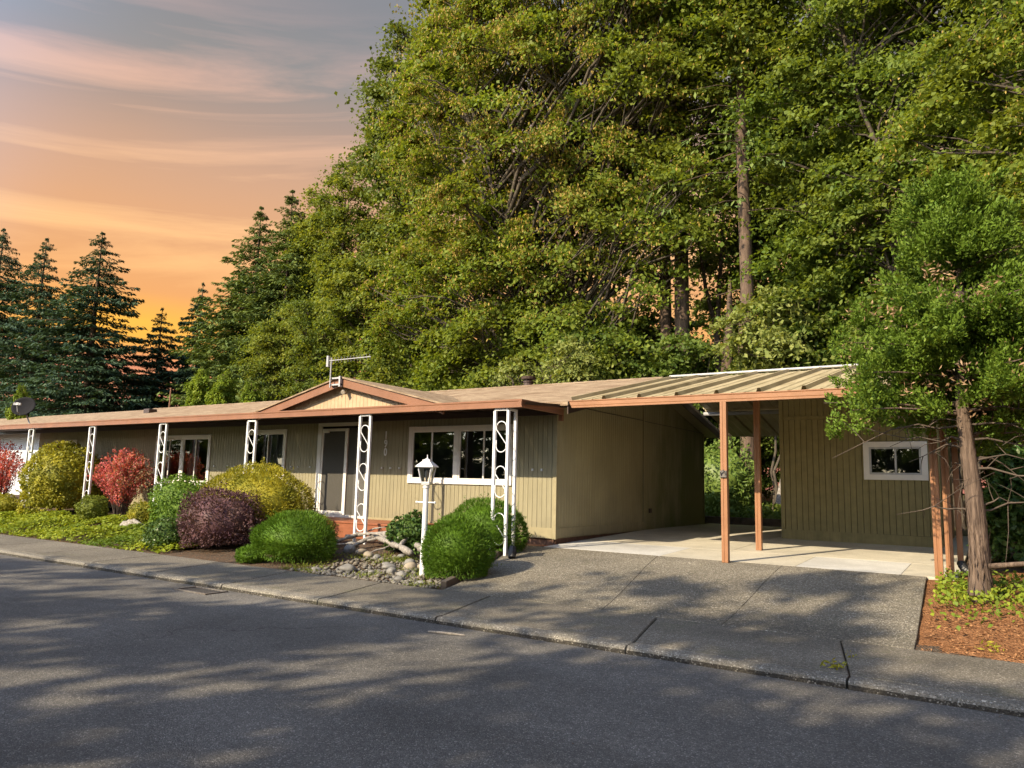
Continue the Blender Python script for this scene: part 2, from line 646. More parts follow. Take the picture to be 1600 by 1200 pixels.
def make_roof():
    t = NT('brown_shingle')
    rows = t.voro(1.0, vec=t.mapping((4.0, 8.0, 30.0)), out='Color')
    sep = t.n('ShaderNodeSeparateColor')
    t.l(rows, sep.inputs[0])
    b = t.mix(sep.outputs[0], (0.22, 0.155, 0.10), (0.36, 0.27, 0.18))
    n2 = t.noise(1.6, 7, 0.68)
    b = t.mix(t.ramp(n2, [(0.48, 0.0), (0.66, 0.7)]), b, (0.17, 0.11, 0.065))
    b = t.mix(1.0, b, t.ramp(t.noise(60, 3, 0.7), [(0.3, 0.7), (0.7, 1.2)]), 'MULTIPLY')
    return t.done(t.pbr(b, 0.9, t.bump(t.noise(70, 2), 0.5, 0.01), spec=0.2))


def make_carport_metal():
    t = NT('weathered_metal_roofing')
    n1 = t.noise(1.0, 6, 0.65, vec=t.mapping((7, 0.9, 1)))
    b = t.mix(t.ramp(n1, [(0.3, 0.0), (0.7, 1.0)]), (0.30, 0.24, 0.135), (0.48, 0.405, 0.25))
    n2 = t.noise(1.4, 7, 0.7)
    b = t.mix(t.ramp(n2, [(0.52, 0.0), (0.72, 0.7)]), b, (0.20, 0.15, 0.07))
    return t.done(t.pbr(b, 0.5, t.bump(n1, 0.1, 0.005)))


def make_earth(name, a, b, scale=7.0, litter=(0.20, 0.10, 0.05)):
    t = NT(name)
    f = t.noise(scale, 8, 0.7)
    c = t.mix(t.ramp(f, [(0.3, 0.0), (0.7, 1.0)]), tuple(a), tuple(b))
    v = t.voro(45, out='Color')
    sep = t.n('ShaderNodeSeparateColor')
    t.l(v, sep.inputs[0])
    c = t.mix(t.ramp(sep.outputs[0], [(0.5, 0.0), (0.9, 0.6)]), c, tuple(litter))
    return t.done(t.pbr(c, 0.95, t.bump(t.math('ADD', f, t.voro(45)), 0.9, 0.03), spec=0.15))


M['roof'] = make_roof()
M['carport_roof'] = make_carport_metal()
M['asphalt'] = aggregate('old_asphalt', (0.082, 0.077, 0.070), (0.175, 0.165, 0.150), 125, 0.34, (0.055, 0.047, 0.038), 0.25, 0.45, cracks=0.7)
M['walk'] = aggregate('worn_walk', (0.095, 0.083, 0.066), (0.24, 0.215, 0.168), 120, 0.3, (0.07, 0.058, 0.04), 0.35, 0.35, moss=0.3)
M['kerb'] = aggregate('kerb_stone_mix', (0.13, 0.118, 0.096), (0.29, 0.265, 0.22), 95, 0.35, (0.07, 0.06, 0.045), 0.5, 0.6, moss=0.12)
M['kerb_face'] = aggregate('dark_kerb_face', (0.030, 0.026, 0.020), (0.085, 0.074, 0.058), 85, 0.35, (0.03, 0.024, 0.018), 0.3, 0.6, moss=0.2)  # darker mix for the upright front of the kerb
M['drive'] = aggregate('exposed_aggregate', (0.088, 0.078, 0.060), (0.29, 0.257, 0.195), 88, 0.34, (0.07, 0.06, 0.045), 0.45, 0.6, moss=0.12)
M['slab'] = concrete('carport_concrete', (0.50, 0.46, 0.37))
M['slab_pale'] = concrete('pale_patched_concrete', (0.50, 0.49, 0.46))
M['earth'] = make_earth('garden_soil', (0.045, 0.034, 0.024), (0.12, 0.095, 0.07))
M['bark'] = make_earth('bark_mulch', (0.13, 0.055, 0.022), (0.30, 0.14, 0.06), 9, (0.40, 0.20, 0.09))
M['forest_floor'] = make_earth('forest_floor', (0.035, 0.035, 0.015), (0.09, 0.09, 0.035), 3, (0.12, 0.07, 0.03))
M['stone'] = paint('river_stone', (0.205, 0.195, 0.175), 0.7, 0.22, scale=5, bump=0.15)
M['stone_warm'] = paint('warm_river_stone', (0.30, 0.25, 0.18), 0.7, 0.18, scale=5, bump=0.15)
M['driftwood'] = barkmat('weathered_driftwood', (0.12, 0.105, 0.09), (0.42, 0.385, 0.34), (24, 24, 24))
M['bark_fir'] = barkmat('fir_bark', (0.035, 0.025, 0.02), (0.17, 0.115, 0.08))
M['bark_maple'] = barkmat('maple_bark', (0.035, 0.028, 0.022), (0.11, 0.09, 0.065), (7, 7, 2.5))
M['bark_cypress'] = barkmat('cypress_bark', (0.045, 0.030, 0.023), (0.215, 0.155, 0.115), (34, 34, 3.2))
M['twig'] = paint('bare_twig', (0.095, 0.072, 0.055), 0.9, 0.2)

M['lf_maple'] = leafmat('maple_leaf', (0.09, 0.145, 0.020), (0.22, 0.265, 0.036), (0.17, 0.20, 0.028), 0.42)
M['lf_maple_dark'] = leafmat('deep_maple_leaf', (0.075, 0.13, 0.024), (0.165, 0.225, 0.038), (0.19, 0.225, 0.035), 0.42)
M['seed'] = leafmat('maple_seed_cluster', (0.24, 0.16, 0.03), (0.34, 0.24, 0.055), None, 0.2)
M['lf_cotton'] = leafmat('cottonwood_leaf', (0.075, 0.11, 0.022), (0.15, 0.18, 0.035), None, 0.3)
M['lf_poplar'] = leafmat('poplar_leaf', (0.12, 0.16, 0.02), (0.25, 0.26, 0.036), (0.1, 0.145, 0.026), 0.42)
M['lf_fir'] = leafmat('fir_needles', (0.035, 0.068, 0.042), (0.075, 0.12, 0.062), None, 0.15)
M['lf_fir_green'] = leafmat('green_fir_needles', (0.075, 0.12, 0.034), (0.16, 0.20, 0.052), None, 0.15)
M['lf_cypress'] = leafmat('cypress_spray', (0.05, 0.105, 0.012), (0.175, 0.245, 0.028), (0.12, 0.195, 0.02), 0.22, 1.1)
M['lf_tan'] = leafmat('dead_cypress_spray', (0.24, 0.14, 0.07), (0.36, 0.24, 0.14), None, 0.1)
M['lf_under'] = leafmat('understory_leaf', (0.06, 0.105, 0.016), (0.16, 0.2, 0.032), (0.07, 0.115, 0.022), 0.34)
M['lf_light'] = leafmat('pale_dogwood_leaf', (0.15, 0.19, 0.045), (0.27, 0.29, 0.08), None, 0.36)
M['lf_gold'] = leafmat('golden_shrub_leaf', (0.25, 0.235, 0.02), (0.43, 0.375, 0.04), (0.15, 0.17, 0.022), 0.25, 2.5)
M['lf_azalea'] = leafmat('azalea_leaf', (0.21, 0.21, 0.02), (0.43, 0.39, 0.042), (0.17, 0.19, 0.026), 0.25, 2.2)
M['lf_heather'] = leafmat('heather_needles', (0.055, 0.125, 0.012), (0.13, 0.235, 0.02), (0.08, 0.15, 0.016), 0.2, 3.0)
M['lf_green'] = leafmat('bright_shrub_leaf', (0.08, 0.16, 0.024), (0.17, 0.26, 0.04), None, 0.28)
M['lf_box'] = leafmat('box_leaf', (0.1, 0.135, 0.018), (0.19, 0.22, 0.032), None, 0.25)
M['lf_gloss'] = leafmat('glossy_camellia_leaf', (0.035, 0.08, 0.018), (0.09, 0.14, 0.03), None, 0.12, rough=0.35)
M['lf_red'] = leafmat('red_barberry_leaf', (0.66, 0.12, 0.15), (0.84, 0.36, 0.31), (0.54, 0.13, 0.15), 0.3, 2.5)
M['lf_purple'] = leafmat('purple_barberry_leaf', (0.075, 0.034, 0.052), (0.2, 0.11, 0.115), (0.12, 0.075, 0.065), 0.15, 3.0)
M['lf_ivy'] = leafmat('ground_ivy_leaf', (0.15, 0.21, 0.018), (0.33, 0.37, 0.035), (0.1, 0.17, 0.024), 0.28, 0.55)
M['lf_rhodo'] = leafmat('rhododendron_leaf', (0.065, 0.115, 0.022), (0.17, 0.23, 0.045), None, 0.2, rough=0.4)
M['lf_hedge'] = leafmat('arborvitae_leaf', (0.14, 0.22, 0.02), (0.28, 0.33, 0.034), (0.09, 0.15, 0.018), 0.2, 1.5)
M['litter'] = leafmat('dry_leaf_litter', (0.07, 0.042, 0.024), (0.17, 0.105, 0.06), None, 0.0)
M['chip'] = leafmat('bark_chip', (0.16, 0.065, 0.025), (0.42, 0.22, 0.10), None, 0.0)
M['pebble'] = leafmat('pebble_mix', (0.08, 0.077, 0.07), (0.22, 0.205, 0.175), (0.20, 0.17, 0.13), 0.0, 1.5)


# ------------------------------------------------------------------ terrain heights
def DZ(y):
    """height of the drive and of the ground beside it at depth y"""
    if y <= 11.25:
        t = min(max((y - 7.95) / 3.3, 0), 1)
        return 0.13 + 0.34 * (0.5 * t + 0.5 * t * t * (3 - 2 * t))
    return 0.47 + 0.13 * min((y - 11.25) / 4.5, 1)


def GZ(x, y):
    if y < 8.0:
        return 0.07 if y > 6.4 else -0.06
    return DZ(y) - 0.02


# ------------------------------------------------------------------ the setting
def build_ground():
    xs = [-400, -120, -60, -45] + list(np.arange(-36, 6.01, 1.5)) + [15, 40, 120, 400]
    ys = [-400, -120, -40, -12, -4.6, -4.5, 6.60, 6.68, 7.9, 8.0, 8.4, 8.8, 9.2, 9.6, 10, 10.4, 10.8, 11.25, 12, 13, 14, 15.75, 18, 21, 26, 34, 50, 80, 140, 400]
    V, F = [], []
    for j, y in enumerate(ys):
        for i, x in enumerate(xs):
            if y <= -4.6:
                z = 0.05
            elif y < 6.65:
                z = -0.07
            else:
                z = GZ(x, y)
                if y > 8.0 and x < -7:
                    z += 0.03 * math.sin(x * 1.3) * math.sin(y * 1.9)
                if -6.6 < x < -0.9 and y > 8.0:
                    z = min(z, DZ(y) - 0.09)
                if y > 21.5:
                    z += 0.02 * min(y - 21.5, 30)
            V.append((x, y, z))
    nx = len(xs)
    for j in range(len(ys) - 1):
        for i in range(nx - 1):
            F.append((j * nx + i, j * nx + i + 1, (j + 1) * nx + i + 1, (j + 1) * nx + i))
    me = bpy.data.meshes.new('ground')
    me.from_pydata(V, [], F)
    g = link('ground', me, [M['earth'], M['forest_floor']])
    for p in me.polygons:
        c = p.center
        p.material_index = 1 if (c.y > 20.5 or c.y < -4) else 0
        p.use_smooth = True
    tag(g, kind='structure')
    r = MB().add([(-300, -4.55, 0.022), (300, -4.55, 0.022), (300, 6.52, 0.022), (-300, 6.52, 0.022)], [(0, 1, 2, 3)]).build('road', M['asphalt'])
    tag(r, kind='structure')


def grid_slab(name, x0, x1, y0, y1, zf, thick, mat, parent, nx=2, ny=6, left=None, right=None, inset=0.007, bev=0.012):
    """a cast slab with worn edges; left(y)/right(y) may shape its sides"""
    V, F = [], []
    ys = [y0 + inset, y0 + inset + bev] + [y0 + (y1 - y0) * k / ny for k in range(1, ny)] + [y1 - inset - bev, y1 - inset]
    ts = [0.0, None, 0.25, 0.5, 0.75, None, 1.0]
    for j, y in enumerate(ys):
        xa = (left(y) if left else x0) + inset
        xb = (right(y) if right else x1) - inset
        w = xb - xa
        for k in range(7):
            x = [xa, xa + bev, xa + w * 0.25, xa + w * 0.5, xa + w * 0.75, xb - bev, xb][k]
            edge = (k in (0, 6)) or (j in (0, len(ys) - 1))
            V.append((x, y, zf(x, y) - (bev if edge else 0)))
    n, m = 7, len(ys)
    for j in range(m - 1):
        for i in range(n - 1):
            F.append((j * n + i, j * n + i + 1, (j + 1) * n + i + 1, (j + 1) * n + i))
    ring = [i for i in range(n)] + [j * n + n - 1 for j in range(1, m)] + [(m - 1) * n + i for i in range(n - 2, -1, -1)] + [j * n for j in range(m - 2, 0, -1)]
    b = len(V)
    for i in ring:
        V.append((V[i][0], V[i][1], V[i][2] - thick))
    for k in range(len(ring)):
        k2 = (k + 1) % len(ring)
        F.append((ring[k2], ring[k], b + k, b + k2))
    me = bpy.data.meshes.new(name)
    me.from_pydata(V, [], F)
    me.update()
    return link(name, me, mat, parent)


def build_pavement():
    sw = thing('sidewalk', None, None, (0, 6.5, 0))
    tag(sw, kind='structure')
    joints = [-46, -42, -38, -34, -31, -28.2, -25.6, -23.2, -20.9, -18.7, -16.6, -14.6, -12.7, -10.9, -9.1, -7.2, -5.35, -3.1, -1.22, 0.9, 3.0, 5.2, 8, 12, 18]
    for a, b in zip(joints[:-1], joints[1:]):
        skew = lambda s, x: (lambda y: x - 0.22 * (y - 7.2) * s)
        grid_slab('paving_slab', a, b, 6.66, 7.95, lambda x, y: 0.095 + (y - 6.6) * 0.026, 0.16, M['walk'], sw,
                  left=skew(1 if a > -12 else 0.2, a), right=skew(1 if b > -12 else 0.2, b))
    kb = thing('kerb', None, None, (0, 6.5, 0))
    tag(kb, kind='structure')
    rng = random.Random(3)
    for a, b in zip(joints[:-1], joints[1:]):
        m = MB()
        n = max(2, int((b - a) / 0.5))
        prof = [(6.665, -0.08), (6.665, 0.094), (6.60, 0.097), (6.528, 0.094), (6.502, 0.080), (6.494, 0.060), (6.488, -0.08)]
        vs = []
        for i in range(n + 1):
            x = a + 0.010 + 0.12 + (b - a - 0.020) * i / n
            w = rng.uniform(-0.006, 0.006)
            for (y, z) in prof:
                vs.append((x, y + w, z + rng.uniform(-0.004, 0.004) if z > 0 else z))
        k = len(prof)
        fs = []
        for i in range(n):
            for j in range(k - 1):
                fs.append((i * k + j, (i + 1) * k + j, (i + 1) * k + j + 1, i * k + j + 1))
        fs.append(tuple(range(k)))
        fs.append(tuple(n * k + j for j in range(k))[::-1])
        m.add(vs, [f[::-1] for f in fs])
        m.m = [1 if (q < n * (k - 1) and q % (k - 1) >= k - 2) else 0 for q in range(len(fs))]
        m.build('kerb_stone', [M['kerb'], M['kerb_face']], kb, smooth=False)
    dv = thing('driveway', None, None, (-3.6, 8, 0.1))
    tag(dv, kind='structure')

    def lft(y):
        t = (y - 7.95) / 3.45
        return -6.30 - 1.0 * max(0, min(t, 1)) ** 1.2
    zf = lambda x, y: DZ(y)
    xs = [None, -4.35, -2.62, None]
    rgt = lambda y: -0.76 - 0.04 * (y - 7.95)
    j1 = lambda y: -3.95 - 0.2 * (y - 7.95)
    j2 = lambda y: -2.55 - 0.05 * (y - 7.95)
    for (L, R) in ((lft, j1), (j1, j2), (j2, rgt)):
        grid_slab('driveway_slab', 0, 0, 7.96, 11.32, zf, 0.14, M['drive'], dv, left=L, right=R, ny=10, inset=0.0015, bev=0.005)
    cs = thing('carport_floor', None, None, (-3.6, 13, 0.4))
    tag(cs, kind='structure')
    cx = [-6.76, -4.6, -2.55, -1.2, -0.55]
    for k in range(4):
        grid_slab('concrete_slab', 0, 0, 11.33, 12.75, zf, 0.14, M['slab_pale'] if k in (0, 2) else M['slab'], cs, left=lambda y, k=k: cx[k], right=lambda y, k=k: cx[k + 1], ny=3, inset=0.002, bev=0.004)
    ys = [12.755, 15.2, 17.7, 20.2]
    for (L, R) in ((lambda y: -6.76, lambda y: -3.9), (lambda y: -3.9, lambda y: -0.55)):
        for a, b in zip(ys[:-1], ys[1:]):
            grid_slab('concrete_slab', 0, 0, a, b, zf, 0.14, M['slab'], cs, left=L, right=R, ny=4, inset=0.003, bev=0.006)
    # bark bed beside the drive
    V, F = [], []
    xs2, ys2 = np.linspace(-0.95, 3.4, 18), np.linspace(7.93, 12.4, 20)
    rng2 = random.Random(5)
    for y in ys2:
        for x in xs2:
            xx = x if x > -0.8 else rgt(y) + 0.0
            z = DZ(y) - 0.035 + 0.05 * min(1, max(0, (xx + 0.7) * 1.2)) + rng2.uniform(-0.012, 0.012)
            if y < 8.05:
                z = 0.10
            V.append((xx, y, z))
    for j in range(19):
        for i in range(17):
            F.append((j * 18 + i, j * 18 + i + 1, (j + 1) * 18 + i + 1, (j + 1) * 18 + i))
    me = bpy.data.meshes.new('bark_bed')
    me.from_pydata(V, [], F)
    me.polygons.foreach_set('use_smooth', [True] * len(F))
    tag(link('bark_bed', me, M['bark']), kind='structure')
    # chips of bark lying on the bed
    r = np.random.default_rng(11)
    n = 5200
    x = r.uniform(-0.72, 2.4, n)
    y = r.uniform(7.97, 11.8, n)
    z = np.array([DZ(v) for v in y]) - 0.03 + 0.05 * np.clip((x + 0.7) * 1.2, 0, 1) + r.uniform(0.002, 0.018, n)
    C = np.stack([x, y, z], 1)
    a = r.uniform(0, 6.28, n)
    D = np.stack([np.cos(a), np.sin(a), r.normal(0, 0.25, n)], 1)
    N = np.stack([r.normal(0, 0.4, n), r.normal(0, 0.4, n), np.ones(n)], 1)
    tag(leaves('bark_chips', C, D, N, r.uniform(0.02, 0.06, n), r.uniform(0.008, 0.022, n), M['chip'], fold=0.05), kind='stuff')
    # dry needles and leaves blown along the kerb, over the walk and the drive
    n = 4200
    x = np.concatenate([r.uniform(-22, 3, 2600), r.uniform(-7, 2, 1100), r.uniform(-6.2, -0.8, 500)])
    y = np.concatenate([6.44 - np.abs(r.normal(0, 0.42, 2600)), r.uniform(2.0, 6.4, 1100), r.uniform(8.0, 11.0, 500)])
    z = np.where(y < 6.5, 0.026, 0) + np.array([DZ(v) + 0.006 if v > 7.9 else 0 for v in y])
    keep = np.sin(x * 1.7) + np.sin(x * 0.6 + 1) + r.normal(0, 0.7, n) > 0.95
    keep |= y > 7
    C = np.stack([x, y, z + r.uniform(0, 0.006, n)], 1)[keep]
    n = len(C)
    a = r.uniform(0, 6.28, n)
    D = np.stack([np.cos(a), np.sin(a), r.normal(0, 0.12, n)], 1)
    N = np.stack([r.normal(0, 0.25, n), r.normal(0, 0.25, n), np.ones(n)], 1)
    tag(leaves('leaf_litter', C, D, N, r.uniform(0.008, 0.028, n), r.uniform(0.003, 0.010, n), M['litter'], fold=0.1), kind='stuff')


build_ground()
build_pavement()

# ------------------------------------------------------------------ house
WY = 11.8          # front wall
WX = -6.8          # end wall
HL = -26.4         # far left end
house = thing('house', 'long low olive sided house with copper trim, white porch posts and the number 190', 'house', (-16.5, 15.8, 0.45))


def cut_strip(a, b, z0, z1, holes):
    """pieces of the strip a..b, z0..z1 that stay outside the holes"""
    cuts = sorted({a, b} | {h for hl in holes for h in hl[:2] if a < h < b})
    res = []
    for u, v in zip(cuts[:-1], cuts[1:]):
        mid = (u + v) / 2
        segs = [(z0, z1)]
        for (h0, h1, g0, g1) in holes:
            if h0 < mid < h1:
                ns = []
                for (s0, s1) in segs:
                    if g0 > s0:
                        ns.append((s0, min(g0, s1)))
                    if g1 < s1:
                        ns.append((max(g1, s0), s1))
                segs = [q for q in ns if q[1] - q[0] > 0.004]
        for (s0, s1) in segs:
            res.append((u, v, s0, s1))
    return res


def siding(name, P, u0, u1, zb, zt, holes, mat, parent, panel=1.2192, groove=0.1016, gap=0.0028, th=0.016, single=False):
    """grooved sheets: P(u, d, z) gives the point at u along the wall, d proud of it; zb(u), zt(u) are foot and head"""
    k0 = 0
    u = u0
    strips = []
    while u < u1 - 1e-4:
        strips.append((u, min(u + groove, u1)))
        u += groove
    per = 1 if single else max(1, round(panel / groove))
    for i in range(0, len(strips), per):
        groups, run, last = {}, 0, None
        for q, (a, b) in enumerate(strips[i:i + per]):
            ga = gap if not (q == 0 and not single) else 0.008
            for (c, d, s0, s1) in cut_strip(a + ga / 2, b - gap / 2, -9, 99, holes):
                zl0, zl1 = max(s0, zb(c)), max(s0, zb(d))
                zh0, zh1 = min(s1, zt(c)), min(s1, zt(d))
                if zh0 - zl0 < 0.01 and zh1 - zl1 < 0.01:
                    continue
                key = 'low' if s0 < -8 and s1 < 98 else ('high' if s0 > -8 and s1 > 98 else 'whole')
                if key == 'whole' and last is not None and last != 'whole':
                    run += 1
                last = key
                if key == 'whole':
                    key = 'whole%d' % run
                mb = groups.setdefault(key, MB())
                e = 0.004
                pts = [P(c, -th, zl0), P(d, -th, zl1), P(d, -th, zh1), P(c, -th, zh0),
                       P(c, -e, zl0), P(d, -e, zl1), P(d, -e, zh1), P(c, -e, zh0),
                       P(c + e, 0, zl0), P(d - e, 0, zl1), P(d - e, 0, zh1), P(c + e, 0, zh0)]
                mb.add(pts, [(8, 9, 10, 11), (4, 8, 11, 7), (9, 5, 6, 10), (0, 4, 7, 3), (5, 1, 2, 6), (4, 5, 9, 8), (0, 1, 5, 4), (11, 10, 6, 7), (7, 6, 2, 3)])
        for mb in groups.values():
            mb.build(name, mat, parent)


def window(parent, P, u0, u1, z0, z1, units, trim=0.085, curtain=None, mat_trim='white_win', mat_sash='white_win', sill=False):
    """u0..u1, z0..z1: outside of the trim; units: list of (ua, ub, [mullions]) glazed openings"""
    def bx(mb, a, b, d0, d1, s0, s1):
        mb.add([P(a, d0, s0), P(b, d0, s0), P(b, d1, s0), P(a, d1, s0), P(a, d0, s1), P(b, d0, s1), P(b, d1, s1), P(a, d1, s1)],
               [(3, 2, 1, 0), (4, 5, 6, 7), (0, 1, 5, 4), (1, 2, 6, 5), (2, 3, 7, 6), (3, 0, 4, 7)])
    fr = MB()
    bx(fr, u0, u1, 0.003, 0.032, z0, z0 + trim)
    bx(fr, u0, u1, 0.003, 0.032, z1 - trim, z1)
    zl, zh = z0 + trim, z1 - trim
    edges = [u0] + [v for un in units for v in un[:2]] + [u1]
    for a, b in zip(edges[0::2], edges[1::2]):
        bx(fr, a, b, 0.003, 0.030, zl, zh)
    if sill:
        bx(fr, u0 - 0.03, u1 + 0.03, 0.003, 0.06, z0 - 0.035, z0 - 0.001)
    w = fr.build('window', M[mat_trim], parent, bevel=0.004)
    for (a, b, mull) in units:
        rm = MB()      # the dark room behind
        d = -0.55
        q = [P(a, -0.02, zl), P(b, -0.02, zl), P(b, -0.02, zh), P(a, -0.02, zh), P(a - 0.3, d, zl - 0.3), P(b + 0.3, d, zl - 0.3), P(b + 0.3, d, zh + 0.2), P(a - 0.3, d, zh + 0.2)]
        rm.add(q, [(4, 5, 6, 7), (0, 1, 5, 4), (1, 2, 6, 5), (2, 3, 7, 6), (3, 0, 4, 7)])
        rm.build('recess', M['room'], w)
        fs = MB()
        s = 0.035
        bx(fs, a, b, -0.012, 0.020, zl, zl + s)
        bx(fs, a, b, -0.012, 0.020, zh - s, zh)
        bx(fs, a, a + s, -0.012, 0.020, zl + s, zh - s)
        bx(fs, b - s, b, -0.012, 0.020, zl + s, zh - s)
        pts = [a + s] + mull + [b - s]
        for mu in mull:
            bx(fs, mu - 0.018, mu + 0.018, -0.010, 0.018, zl + s, zh - s)
        fs.build('sash', M[mat_sash], w, bevel=0.003)
        for i, (c, e) in enumerate(zip(pts[:-1], pts[1:])):
            pm = MB()
            c2 = c + (0.018 if i > 0 else 0)
            e2 = e - (0.018 if i < len(pts) - 2 else 0)
            dd = 0.004 if i % 2 else -0.004
            pm.add([P(c2, dd, zl + s), P(e2, dd, zl + s), P(e2, dd, zh - s), P(c2, dd, zh - s)], [(0, 1, 2, 3)])
            pm.build('pane', M['glass'], w)
        if curtain:
            ca, cb = a + (b - a) * curtain[0], a + (b - a) * curtain[1]
            n = 26
            vs, fc = [], []
            for i in range(n + 1):
                uu = ca + (cb - ca) * i / n
                dd = -0.14 + 0.03 * math.sin(i * 1.9) + 0.01 * math.sin(i * 0.7)
                vs += [P(uu, dd, zl - 0.05), P(uu, dd, zh + 0.02)]
            for i in range(n):
                fc.append((i * 2, i * 2 + 2, i * 2 + 3, i * 2 + 1))
            MB().add(vs, fc).build('curtain', M['curtain'], w)
    return w


def build_house():
    PF = lambda u, d, z: (u, WY - d, z)              # front wall, seen from -y
    PS = lambda u, d, z: (WX + d, u, z)              # end wall, seen from +x
    zroof = lambda y: 3.02 + 0.2273 * (min(y, 31.6 - y) - 11.4)
    # openings (inside the trims)
    W3 = (-10.36, -7.76, 1.51, 2.68)
    W2 = (-15.75, -14.22, 1.50, 2.71)
    W1 = (-19.65, -17.15, 1.31, 2.63)
    W0 = (-25.35, -23.95, 1.45, 2.58)
    DR = (-13.10, -11.48, 0.72, 2.94)
    holes = [(w[0] + 0.05, w[1] - 0.05, w[2] + 0.05, w[3] - 0.05) for w in (W3, W2, W1, W0, DR)]
    siding('siding_panel', PF, HL, WX - 0.06, lambda u: 0.58, lambda u: 2.98, holes, M['siding'], house)
    # the end wall: lower sheets, then the gable above the flashing line
    siding('siding_panel', PS, WY + 0.05, 15.74, lambda u: 0.58, lambda u: 3.045, [], M['mossy'], house, gap=0.0028)
    siding('siding_panel', PS, 15.80, 19.78, lambda u: 0.56, lambda u: 3.035, [], M['mossy'], house, gap=0.0028)
    siding('gable_siding', PS, WY + 0.05, 15.74, lambda u: 3.052, lambda u: zroof(u) - 0.10, [], M['mossy'], house, gap=0.0028)
    siding('gable_siding', PS, 15.80, 19.78, lambda u: 3.042, lambda u: zroof(u) - 0.10, [], M['mossy'], house, gap=0.0028)
    tb = MB()
    tb.box(WX + 0.001, WX + 0.014, WY + 0.045, 15.735, 0.60, 0.765)
    tb.box(WX + 0.001, WX + 0.014, 15.805, 19.80, 0.58, 0.745)
    tb.box(WX - 0.003, WX + 0.018, 15.742, 15.798, 0.60, 3.75)
    tb.box(WX - 0.003, WX + 0.018, 19.782, 19.85, 0.58, 3.05)
    tb.build('trim_board', M['mossy'], house)
    sm = MB()
    sm.box(WX - 0.004, WX + 0.006, 15.728, 15.741, 0.77, 3.7)  # dark box whose colour stands for the shadow gap beside the batten
    sm.box(WX - 0.004, WX + 0.010, WY + 0.05, 15.727, 3.044, 3.056)
    sm.box(WX - 0.004, WX + 0.010, 15.80, 19.78, 3.034, 3.046)
    sm.build('flashing_and_gap_shade', M['gutter_dark'], house)
    tb = MB()
    tb.box(HL, WX - 0.062, WY - 0.014, WY - 0.001, 0.58, 0.765)
    tb.box(WX - 0.058, WX + 0.016, WY - 0.016, WY + 0.042, 0.57, 3.0)
    tb.build('corner_trim', M['trim_olive'], house)
    # dark body of the house behind the siding
    core = MB()
    prof = [(WY + 0.62, 0.6), (WY + 0.62, zroof(WY + 0.62) - 0.16), (15.8, zroof(15.8) - 0.16), (19.75, zroof(19.75) - 0.16), (19.75, 0.6)]
    vs = [(HL + 0.1, y, z) for y, z in prof] + [(WX - 0.03, y, z) for y, z in prof]
    core.add(vs, [(0, 1, 2, 3, 4), (9, 8, 7, 6, 5), (0, 5, 6, 1), (1, 6, 7, 2), (2, 7, 8, 3), (3, 8, 9, 4), (4, 9, 5, 0)])
    core.box(WX - 0.9, WX - 0.03, WY + 0.03, WY + 0.6, 0.6, 2.95)
    core.build('wall_core', M['dark'], house)
    box('end_wall', M['siding'], house, HL - 0.02, HL - 0.001, WY, 19.8, 0.58, 2.98)
    # skirting blocks under the siding
    x = HL + 0.2
    rng = random.Random(2)
    blk = None
    k = 0
    y = WY + 0.06
    while x < WX - 0.1:
        if x > -10.2:
            box('skirting_block', M['brick_brown'], house, x, min(x + 0.392, WX - 0.05), WY + 0.03 + rng.uniform(-0.006, 0.006), WY + 0.2, 0.36, 0.575)
        x += 0.4
    while y < 15.4:
        box('skirting_block', M['brick_brown'], house, WX - 0.2, WX - 0.03 + rng.uniform(-0.006, 0.006), y, y + 0.392, 0.38, 0.575)
        y += 0.4
    # windows and door
    c3 = (W3[0] + W3[1]) / 2 - 0.03
    window(house, PF, *W3, [(W3[0] + 0.09, c3 - 0.05, [W3[0] + 0.62]), (c3 + 0.05, W3[1] - 0.09, [c3 + 0.66])])
    window(house, PF, *W2, [(W2[0] + 0.08, W2[1] - 0.08, [(W2[0] + W2[1]) / 2 + 0.10])], curtain=(0.55, 1.0))
    c1 = (W1[0] + W1[1]) / 2
    window(house, PF, *W1, [(W1[0] + 0.09, c1 - 0.05, [W1[0] + 0.66]), (c1 + 0.05, W1[1] - 0.09, [c1 + 0.60])], curtain=(0.05, 0.35))
    window(house, PF, *W0, [(W0[0] + 0.08, W0[1] - 0.08, [(W0[0] + W0[1]) / 2])], mat_trim='cream_trim')
    build_door(DR)
    # digits of the house number, one under the other
    for ch, z in (('1', 2.44), ('9', 2.26), ('0', 2.08)):
        cu = bpy.data.curves.new('numeral', 'FONT')
        cu.body = ch
        cu.size = 0.23
        cu.extrude = 0.006
        cu.offset = 0.004
        cu.align_x = 'CENTER'
        tmp = bpy.data.objects.new('numeral_text', cu)
        col.objects.link(tmp)
        dg = bpy.context.evaluated_depsgraph_get()
        me = bpy.data.meshes.new_from_object(tmp.evaluated_get(dg))
        bpy.data.objects.remove(tmp)
        me.transform(Matrix.Translation((-11.02, WY - 0.012, z)) @ Matrix.Rotation(math.radians(90), 4, 'X') @ Matrix.Scale(0.78, 4, (1, 0, 0)))
        link('numeral', me, M['white'], house)
    # roof
    rf = MB()
    x0, x1 = HL - 0.25, -6.33
    for (ya, yb) in ((11.35, 15.8), (20.25, 15.8)):
        za, zb_ = zroof(ya), zroof(15.8)
        ps = [(x0, ya, za - 0.07), (x1, ya, za - 0.07), (x1, yb, zb_ - 0.07), (x0, yb, zb_ - 0.07), (x0, ya, za), (x1, ya, za), (x1, yb, zb_), (x0, yb, zb_)]
        rf.hexa(ps if ya < yb else [ps[i] for i in (3, 2, 1, 0, 7, 6, 5, 4)])
    roof = rf.build('roof', M['roof'], house)
    cap = MB()
    x = x0
